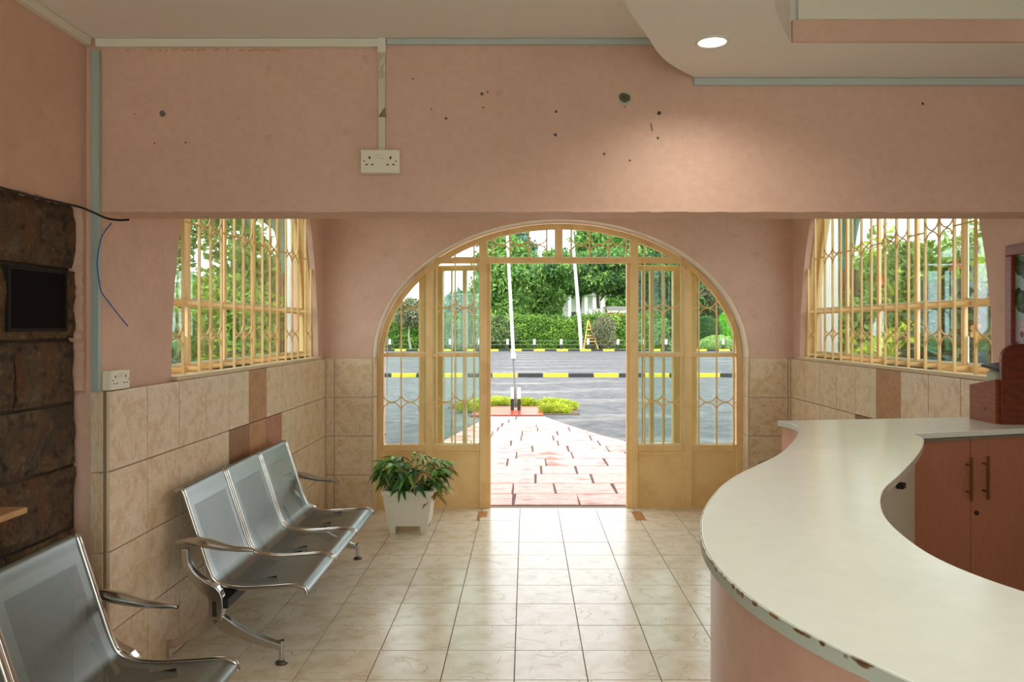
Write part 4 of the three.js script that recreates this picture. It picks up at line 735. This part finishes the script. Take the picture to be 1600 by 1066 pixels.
function tree(label, x, d, h, w, colors, seed, o = {}) {
  const t = thing('tree', label, 'tree', o.group ?? 'trees beyond the driveway', V(x, 0, d)), f = rng(seed), bare = o.bare ?? .3;
  part('trunk', taper([[0, -.1, 0], [rr(-.2, .2, f), h * .3, 0], [rr(-.3, .3, f), h * .62, 0], [rr(-.3, .3, f), h * .9, 0]].map(p => new THREE.Vector3(...p)), [h * .026, h * .019, h * .012, .02], 20, 8), o.bark ?? bark, t);
  const blobs = []; for (let k = 0; k < 9; k++) { const y = h * (bare + (1 - bare) * (.12 + .76 * k / 8)), q = w * .5 * Math.sin(Math.PI * (.16 + .72 * k / 8)) ** .7, a = k * 2.4 + seed; const p = [Math.cos(a) * q * .5, y, Math.sin(a) * q * .5]; blobs.push([...p, q * .72, h * (1 - bare) * .15]); if (k % 2 === 0) part('branch', taper([new THREE.Vector3(0, y * .75, 0), new THREE.Vector3(p[0] * .6, y * .92, p[2] * .6), new THREE.Vector3(...p)], [h * .009, h * .006, .015], 8, 6), o.bark ?? bark, t); }
  foliage(t, o.geo ?? tuftFar, blobs, o.n ?? 1500, o.size ?? .95, colors, seed + 1, o.mat ?? leafFar, .35); return t;
}
const TP = (x, d) => (x - 822) * d / 1250, TH = (y, d) => 1.5 + (513 - y) * d / 1250;
for (const [label, x, d, y, w, col, o] of [
  ['tall light green tree standing left of the flagpole beyond the hedge', 785, 66, 366, 78, [...G.mid, ...G.mid], { bare: .1, n: 1500 }],
  ['mid green bushy tree standing just right of the flagpole beyond the hedge', 826, 69, 404, 92, G.mid, { bare: .05, n: 2100 }],
  ['broad dark spreading tree with bare lower trunk beside the utility pole', 938, 62.5, 396, 190, [...G.dark, ...G.mid], { bare: .62, n: 3600, size: .62 }],
  ['dark conifer with thin trunk behind the utility pole', 908, 74, 404, 100, G.dark, { bare: .62, n: 1500, size: .8 }],
  ['dense dark tree behind the right sidelight of the entrance', 1042, 63, 402, 92, G.dark, { bare: .1, n: 2300 }],
  ['dark tree with reddish trunk behind the clipped round bushes', 1112, 62, 412, 120, [...G.dark, '#6a5a48'], { bare: .12, n: 2300 }],
  ['tall green tree far behind the spreading tree', 975, 96, 345, 190, G.mid, { bare: .1, n: 2600, size: 1.3 }],
  ['pale slender eucalyptus seen through the fanlight', 792, 88, 342, 80, G.blue, { bare: .35, n: 1100, size: 1.0 }],
  ['low grey-green tree above the hedge left of the entrance', 724, 74, 462, 80, G.blue, { bare: .05, n: 1400 }],
  ['small green tree at the far left of the hedge', 612, 78, 474, 80, G.mid, { bare: .05, n: 1200 }],
  ['tall green tree far behind the flagpole', 862, 104, 398, 150, G.mid, { bare: .05, n: 2000, size: 1.3 }],
  ['dark tree far right behind the clipped bushes', 1185, 66, 400, 140, G.dark, { bare: .1, n: 2000 }],
]) tree(label, TP(x, d), d, TH(y, d), w * d / 1250, col, Math.round(x * 3 + d), o);
{ // white-barked small tree and palm left
  const wb = std('#b9b0a0', .9, { bumpMap: fineBump, bumpScale: .02 });
  tree('small tree with pale twisted trunk in front of the hedge', TP(651, 52.6) - .6, 54.2, 3.3, 2.2, G.olive, 871, { bare: .55, n: 420, size: .5, bark: wb });
  const p = thing('palm_tree', 'feathery palm rising above the hedge left of the entrance', 'palm', 'trees beyond the driveway', V(TP(648, 60), 0, 60)); const f = rng(5);
  part('trunk', taper([new THREE.Vector3(0, 0, 0), new THREE.Vector3(.1, 1.6, 0), new THREE.Vector3(0, 3, 0)], [.18, .15, .14], 12, 8), bark, p);
  for (let k = 0; k < 16; k++) { const a = k * 2.4, list = []; for (let i = 2; i < 14; i++) { const t = i / 14, x = t * 1.5, y = 1.2 * t - 1.3 * t * t; for (const s of [-1, 1]) { const g = new THREE.ConeGeometry(.03, .45 * (1.1 - t * .6), 3); g.translate(0, .2, 0); g.rotateX(s * 1.25); g.rotateY(-.4 * s); g.translate(x, y, 0); list.push(g); } } const g = merge(list); g.rotateY(a); g.rotateZ(rr(-.1, .3, f)); g.translate(0, 3, 0); part('frond', g, std('#6f9a6a', .7), p); }
}
// hedge
{
  const h = thing('hedge', 'long clipped green hedge behind the far grass verge', 'hedge'); const blobs = []; const f = rng(66);
  for (let x = -16.6; x < 9.4; x += .8) part('stem', taper([V(x, .03, 57.6), V(x + .1, .8, 57.55), V(x - .05, 1.6, 57.6)], [.05, .04, .015], 6, 5), bark, h);
  for (let x = -17; x < 9.6; x += .6) { blobs.push([x, .75, -57.5, .7, .85, .7], [x, 1.5, -57.5, .7, .75 + f() * .25, .7]); }
  foliage(h, tuftFine, blobs, 15000, .55, ['#6f9c34', '#86b040', '#547e2c', '#9cbd50', '#4a7028'], 67, leafFar, .2);
}
function shrub(name, label, cat, x, d, h, w, geo, size, n, cols, seed, group, mat = leafM, stems = 4) {
  const o = thing(name, label, cat, group, V(x, -.02, d)), f = rng(seed), blobs = [];
  for (let k = 0; k < 7; k++) blobs.push([rr(-.3, .3, f) * w, h * (.25 + .09 * k), rr(-.3, .3, f) * w * .8, w * rr(.26, .38, f), h * rr(.2, .28, f)]);
  for (let k = 0; k < stems; k++) part('stem', taper([new THREE.Vector3(rr(-.05, .05, f), 0, rr(-.05, .05, f)), new THREE.Vector3(rr(-.15, .15, f) * w, h * .4, rr(-.15, .15, f) * w), new THREE.Vector3(rr(-.3, .3, f) * w, h * .85, rr(-.3, .3, f) * w)], [.018 * h, .012 * h, .004], 10, 5), bark, o);
  foliage(o, geo, blobs, n, size, cols, seed + 7, mat, .3); return o;
}
const VERGE = 'bushes on the far verge';
const ball = (label, x, d, y, r, ry, cols, seed) => { const o = thing('topiary_bush', label, 'bush', VERGE, V(x, 0, d)); part('stem', new THREE.CylinderGeometry(.06, .09, y, 8).translate(0, y / 2, 0), bark, o); const core = new THREE.SphereGeometry(1, 20, 14); core.scale(r * .82, ry * .82, r * .82); core.translate(0, y, 0); part('crown', core, std(cols[0], 1), o); foliage(o, tuftFine, [[0, y, 0, r, ry]], 1500, .34, cols, seed, leafFar, .86); };
ball('dark green clipped ball bush on the far verge', TP(1103, 57), 57, 1.35, .85, .85, G.dark, 91);
ball('bright lime clipped ball bush on the far verge', TP(1143, 57.2), 57.2, 1.45, .95, 1.2, ['#7ccf1f', '#8fe02a', '#68b81c'], 92);
ball('low pale green mounded bush below the clipped balls', TP(1121, 55), 55.0, .32, 1.05, .5, ['#a7c86e', '#8fb85a', '#bcd488'], 93);
shrub('verge_shrub', 'grey-green shrub with bare stems beside the wooden trestle', 'shrub', TP(940, 54), 54.3, 2.2, 1.7, tuftFine, .4, 900, G.olive, 94, VERGE, leafFar, 8);
shrub('verge_shrub', 'dark creeper covered shrub left of the flagpole', 'shrub', TP(775, 55), 55.3, 2.2, 2.2, tuftFine, .42, 1500, ['#4d6b34', '#64803f', '#3c552b', '#8b9a5c'], 95, VERGE, leafFar);

// flowerbed by the plinth
for (const [label, x, d, w, h, sd] of [
  ['low yellow-green border shrub behind the flagpole plinth', TP(781, 15.8), 15.75, .85, .15, 1], ['small yellow-green border shrub right of the flagpole posts', TP(818, 15.8), 15.7, .42, .14, 2],
  ['yellow-green border shrub at the left corner of the plinth', TP(733, 14.6), 14.5, .4, .17, 3], ['yellow-green border shrub near the left sidelight', TP(741, 15.4), 15.3, .34, .15, 6],
  ['yellow-green border shrub at the rear of the right clump', TP(862, 15.6), 15.5, .5, .15, 4], ['yellow-green border shrub at the front of the right clump', TP(866, 14.5), 14.4, .5, .16, 5], ['yellow-green border shrub at the outer end of the right clump', TP(884, 15), 14.95, .36, .15, 7]]) {
  const o = thing('border_shrub', label, 'shrub', 'yellow-green shrubs round the plinth', V(x, -.03, d)); part('stem', new THREE.CylinderGeometry(.012, .02, h * .7, 6).translate(0, h * .35, 0), bark, o);
  foliage(o, tuftFine, [[-w * .3, h * .55, 0, w * .3, h * .45, w * .3], [w * .3, h * .5, .03, w * .3, h * .45, w * .28], [0, h * .55, -.05, w * .35, h * .5, w * .3]], 260, .085, G.yellow, 120 + sd, leafM, .5);
}
{ const sl = fbm(1300, 8, 3); const bedM = std('#ffffff', 1, { map: dataTex(128, (u, v) => mixc([84, 66, 52], [120, 100, 80], sl(u, v))) }); setting('flower_bed', 'bare brown soil strip around the flagpole plinth', 'flower bed', uvWorld(bx(-1.5, .6, -.1, -.02, 15.3, 16.05)), bedM); setting('flower_bed', 'bare brown soil under the right border shrubs', 'flower bed', uvWorld(bx(.3, .95, -.1, -.018, 14.1, 15.8)), bedM); }
// flagpole with its two posts
{
  const d = 14.6, o = thing('flagpole', 'slender white flagpole held between two black and white posts', 'flagpole', null, V(0, 0, d)), q = (x, y) => new THREE.Vector3((x - 822) * d / 1250, 1.5 + (513 - y) * d / 1250, 0);
  const wht = std('#eef0ee', .5), gry = std('#8f918f', .5);
  const a = q(806, 636), b = q(802.2, 556), c = q(789, 300); a.y = .05;
  part('lower_pole', taper([a, b], [.022, .022], 6, 10), gry, o); part('pole', taper([b, c], [.034, .026], 10, 10), wht, o);
  part('clamp', new RoundedBoxGeometry(.09, .11, .09, 2, .01).translate(b.x, b.y, 0), wht, o);
  for (const x of [800.5, 811]) { const p = q(x, 600); const post = part('post', new RoundedBoxGeometry(.062, .20, .062, 2, .006).translate(p.x, .113, .03), paintK, o); part('white_top', new RoundedBoxGeometry(.062, .21, .062, 2, .006).translate(p.x, .318, .03), wht, post); }
}
{ // utility pole, trestle, bollards, wires
  const d = 54.0, o = thing('utility_pole', 'tall leaning pale grey utility pole on the far verge', 'pole', null), q = (x, y) => new THREE.Vector3(TP(x, d), TH(y, d), -d);
  const a = q(909, 548), c = q(888, 300); a.y = 0; part('pole', taper([a, q(899.5, 430), c], [.13, .11, .09], 16, 12), std('#c7ccc6', .8), o);
  part('cross_arm', bar(new THREE.Vector3(c.x - .7, c.y - .4, c.z), new THREE.Vector3(c.x + .7, c.y - .4, c.z), .1), std('#8c8a80', .8), o);
  const t = thing('trestle', 'yellow wooden trestle ladder leaning by the utility pole', 'trestle', null, V(TP(918, 54.1) + .15, .06, 53.99)), wd = std('#d9b066', .7), v = (x, y, z) => new THREE.Vector3(x, y, z);
  for (const [x, z] of [[-.45, .25], [.55, .25], [-.35, -.25], [.45, -.25]]) part('leg', bar(v(x, 0, z), v(-.12, 2.0, 0), .07), wd, t);
  for (const y of [.55, .95, 1.35]) part('rung', bar(v(-.4 + y * .14, y, .18), v(.5 - y * .3, y, .18), .09, .04), wd, t);
  part('tread', new THREE.BoxGeometry(.8, .05, .5).translate(.05, .75, 0), wd, t);
  const wht = std('#f0f3f3', .6); let first = null;
  for (const x of [609, 703, 749, 793, 835, 877, 919, 964, 1006, 1041, 1130]) {
    let b; if (!first) { b = first = thing('bollard', 'short white topped black bollard along the far kerb', 'bollard', 'bollards on the far verge'); const lo = part('post', new THREE.CylinderGeometry(.085, .095, .36, 14).translate(0, .18, 0), paintK, b); part('white_top', new THREE.CylinderGeometry(.088, .088, .36, 14).translate(0, .54, 0), wht, lo); }
    else { b = first.clone(); b.name = numbered('bollard'); b.userData = { ...first.userData }; scene.add(b); }
    b.position.set(TP(x, 53.7), .05, -53.7); if (x === 964) { b.userData.label = 'leaning white topped bollard propped by a stay'; b.userData.group = 'bollards on the far verge'; b.rotation.z = -.12; }
  }
  for (const y of [.42, .68]) solo('fence_wire', tube([V(-14, y, 53.7), V(0, y - .02, 53.7), V(16, y, 53.7)], .009, 40, 5), std('#9aa09c', .5, { metalness: .6 }), y < .5 ? 'lower fence wire strung between the bollards' : 'upper fence wire strung between the bollards', 'wire');
  for (const [y, n] of [[6.4, 'lower'], [7.0, 'upper']]) solo('power_line', tube([V(-30, y + 1.5, 56), V(2.9, y, 54), V(40, y + 1.2, 58)], .012, 40, 5), M.black, `${n} thin power line carried by the utility pole`, 'power line');
}
{ // buildings beyond the hedge
  const b = thing('white_building', 'white columned building half hidden behind the trees', 'building'), wht = std('#e9ecea', .8), d = 82, x0 = TP(858, d), x1 = TP(948, d), y1 = TH(456, d);
  part('wall', bx(x0, x1, 0, y1 - .4, d + 1.4, d + 6), wht, b); part('roof', bx(x0 - .4, x1 + .4, y1 - .4, y1, d - .3, d + 6.2), std('#9aa09c', .8), b);
  for (let k = 0; k < 7; k++) { const x = x0 + (x1 - x0) * (k + .5) / 7; part('column', bx(x - .16, x + .16, 0, y1 - .4, d, d + .35), wht, b); }
  for (const k of [0, 2, 5]) { const x = x0 + (x1 - x0) * (k + 1) / 7; part('window', bx(x - .3, x + .3, 1.6, 3.2, d + 1.36, d + 1.42), std('#4c565a', .2), b); }
  const c = thing('red_hut', 'low hut with red wall and pale roof behind the hedge', 'building'), e = 60.5, a0 = TP(951, e), a1 = TP(992, e);
  part('wall', bx(a0, a1, 0, TH(486, e), e, e + 3), std('#d8503e', .8), c); part('fascia', bx(a0 - .1, a1 + .1, TH(489, e), TH(484, e), e - .08, e), std('#f0e8e0', .8), c); part('roof', bx(a0 - .15, a1 + .15, TH(484, e), TH(479, e), e - .2, e + 3.2), std('#a8a79c', .8), c);
  const g = thing('speckled_wall', 'white wall stained with dark blotches behind the hedge', 'wall'), sp = canvasTex(256, 128, (q, w, h) => { const s = rng(8); q.fillStyle = '#eeeae4'; q.fillRect(0, 0, w, h); for (let k = 0; k < 70; k++) { q.fillStyle = ['#5a4a42', '#8a6a5a', '#39352f'][k % 3]; q.beginPath(); q.ellipse(s() * w, s() * h, 2 + s() * 6, 2 + s() * 8, s() * 3, 0, 6.3); q.fill(); } });
  part('panel', bx(TP(920, 60.2), TP(944, 60.2), 0, TH(484, 60.2), 60.2, 60.4), std('#ffffff', .9, { map: sp }), g); part('coping', bx(TP(919, 60.2), TP(945, 60.2), TH(484, 60.2), TH(482.5, 60.2), 60.15, 60.45), std('#d8d4cc', .8), g);
  const sdh = thing('garden_shed', 'pale grey shed wall with brown roof edge beyond the window garden', 'shed');
  part('wall', bx(4.5, 7.6, -.1, 2.12, 8.9, 9.5), std('#b4c0c8', .8), sdh); part('roof_edge', bx(4.45, 7.8, 2.1, 2.26, 8.8, 9.55), std('#5c3a2c', .8), sdh); part('roof', bx(4.4, 7.9, 2.26, 2.32, 8.75, 9.6), std('#6e4a3a', .8), sdh);
}
// white columns and scaly palms flanking the entrance outside
for (const [x, d, label] of [[-2.26, 8.0, 'white square column outside the window above the bench'], [2.88, 7.8, 'white square column outside the window behind the counter']]) {
  const o = thing('garden_column', label, 'column', null, V(x, -.03, d)); const w = std('#e6e6e2', .7, { bumpMap: fineBump, bumpScale: .002 });
  part('shaft', new RoundedBoxGeometry(.235, 3.3, .235, 2, .006).translate(0, 1.65, 0), w, o); part('plinth', new RoundedBoxGeometry(.3, .25, .3, 2, .01).translate(0, .125, 0), w, o); part('capital', new RoundedBoxGeometry(.32, .1, .32, 2, .01).translate(0, 3.32, 0), w, o);
}
for (const [x, d, rad, label, sd] of [[-2.68, 9.1, .13, 'scaly brown palm trunk behind the column outside the bench window', 1], [3.42, 8.6, .155, 'scaly brown palm trunk behind the column outside the counter window', 2]]) {
  const o = thing('garden_palm', label, 'palm', null, V(x, -.03, d)), f = rng(140 + sd), H = 2.15;
  const g = new THREE.CylinderGeometry(rad * .8, rad * 1.15, H, 30, 70, true), p = g.attributes.position; for (let i = 0; i < p.count; i++) { const a = Math.atan2(p.getZ(i), p.getX(i)), y = p.getY(i), s = Math.abs(Math.sin(a * 5 + y * 26)) * Math.abs(Math.sin(a * 5 - y * 26)), q = 1 + .22 * s + rr(-.03, .03, f); p.setX(i, p.getX(i) * q); p.setZ(i, p.getZ(i) * q); } g.computeVertexNormals(); g.translate(0, H / 2, 0);
  const tb = fbm(1400 + sd, 10, 3); part('trunk', g, std('#ffffff', .95, { map: dataTex(128, (u, v) => mixc([70, 50, 40], [140, 112, 92], tb(u * 3 % 1, v * 3 % 1))) }), o);
  for (let k = 0; k < 8; k++) { const a = k * 2.4, r1 = rr(.25, .55, f); part('leaf_stalk', taper([new THREE.Vector3(0, H - .1, 0), new THREE.Vector3(Math.cos(a) * r1 * .3, H + .5, Math.sin(a) * r1 * .3), new THREE.Vector3(Math.cos(a) * r1, H + 1.3, Math.sin(a) * r1)], [.07, .05, .015], 12, 8), std('#4f7f70', .6), o); }
  foliage(o, tuftNeedle, [[0, H + 1.5, 0, .9, .6]], 120, .5, G.blue, 150 + sd);
}
// window gardens
const GL = 'garden plants outside the bench window', GR = 'garden plants outside the counter window';
shrub('garden_shrub', 'broad bright-leaved shrub close to the bench window', 'shrub', -3.4, 6.6, 2.25, 1.4, tuftBroad, .17, 700, [...G.lime, ...G.mid], 201, GL);
shrub('garden_shrub', 'dark low shrub under the bench window', 'shrub', -3.0, 5.6, 1.35, 1.1, tuftBroad, .2, 600, G.dark, 202, GL);
shrub('garden_shrub', 'yellow-green shrub between bench window and palm', 'shrub', -3.65, 8.7, 2.0, 1.3, tuftFine, .3, 800, G.lime, 203, GL);
shrub('garden_shrub', 'blue-green shrub at the back of the bench window garden', 'shrub', -4.6, 8.4, 2.1, 1.8, tuftBroad, .22, 560, [...G.blue, ...G.mid], 204, GL);
shrub('garden_shrub', 'tall light green shrub beside the palm at the back of the bench window garden', 'shrub', -3.5, 10.4, 2.5, 1.7, tuftFine, .34, 1100, [...G.lime, ...G.mid], 207, GL);
shrub('garden_shrub', 'dense mid green shrub behind the hibiscus and palm', 'shrub', 4.7, 10.6, 2.5, 2.2, tuftFine, .36, 1400, [...G.lime, ...G.mid], 217, GR);
tree('sparse garden tree overhanging outside the bench window', -5.0, 10.6, 5.0, 4.2, [...G.lime, ...G.mid, ...G.mid], 205, { bare: .45, n: 300, size: .3, group: GL, mat: leafM });
tree('airy garden tree at the rear of the bench window garden', -7.5, 14, 6.2, 5, G.mid, 206, { bare: .3, n: 380, size: .4, group: GL, mat: leafM });
const hib = shrub('hibiscus_bush', 'light green hibiscus bush with red flowers outside the counter window', 'shrub', 4.15, 8.05, 2.45, 1.55, tuftFine, .32, 1500, [...G.lime, ...G.mid], 211, GR);
{ const f = rng(9), rm = std('#e0584a', .6, { side: THREE.DoubleSide }), om = std('#e8a04a', .6, { side: THREE.DoubleSide }); const fl = (p, mat, parent) => { const list = []; for (let k = 0; k < 5; k++) { const g = new THREE.CircleGeometry(.032, 7); g.scale(1, .7, 1); g.translate(.03, 0, 0); g.rotateY(-.4); g.rotateZ(k * 1.2566); list.push(g); } const g = merge(list); g.rotateY(rr(-1, 0, f)); g.translate(...p); part('flower', g, mat, parent); };
  for (const p of [[-.62, 2.0, .1], [-.55, 1.72, .2], [-.3, 1.45, .55], [-.7, 1.25, .2], [-.1, 2.1, .5], [-.4, 1.9, .5]]) fl(p, rm, hib);
  const dk = shrub('garden_shrub', 'dark broad-leaved plant with an orange flower close to the counter window', 'shrub', 3.3, 5.15, 1.75, 1.2, tuftBroad, .28, 520, ['#1f4a3a', '#2c5c46', '#3a6e4e', '#1a3c30'], 212, GR); fl([-.45, 1.5, .12], om, dk); }
shrub('garden_shrub', 'yellow-leaved low shrub below the hibiscus', 'shrub', 3.45, 7.0, 1.45, 1.05, tuftFine, .28, 800, [...G.yellow, ...G.lime], 213, GR);
shrub('garden_shrub', 'leafy green climber behind the wooden post', 'shrub', 3.95, 6.5, 2.2, 1.3, tuftBroad, .17, 800, [...G.lime, ...G.mid], 214, GR);
shrub('garden_shrub', 'vine mound along the shed roof edge', 'shrub', 4.7, 7.5, 2.45, 1.3, tuftBroad, .24, 520, [...G.lime, ...G.mid], 215, GR);
shrub('garden_shrub', 'dark blue-green plants at the foot of the shed', 'shrub', 4.3, 6.2, 1.3, 1.4, tuftBroad, .24, 500, ['#27563f', '#3b7050', '#5b8f74'], 216, GR);
solo('garden_post', taper([V(3.02, -.05, 6.02), V(3.0, 1.0, 6), V(3.01, 1.83, 6.0)], [.055, .05, .046], 10, 10), bark, 'weathered wooden post outside the counter window', 'post');
renderer.render(scene, camera);
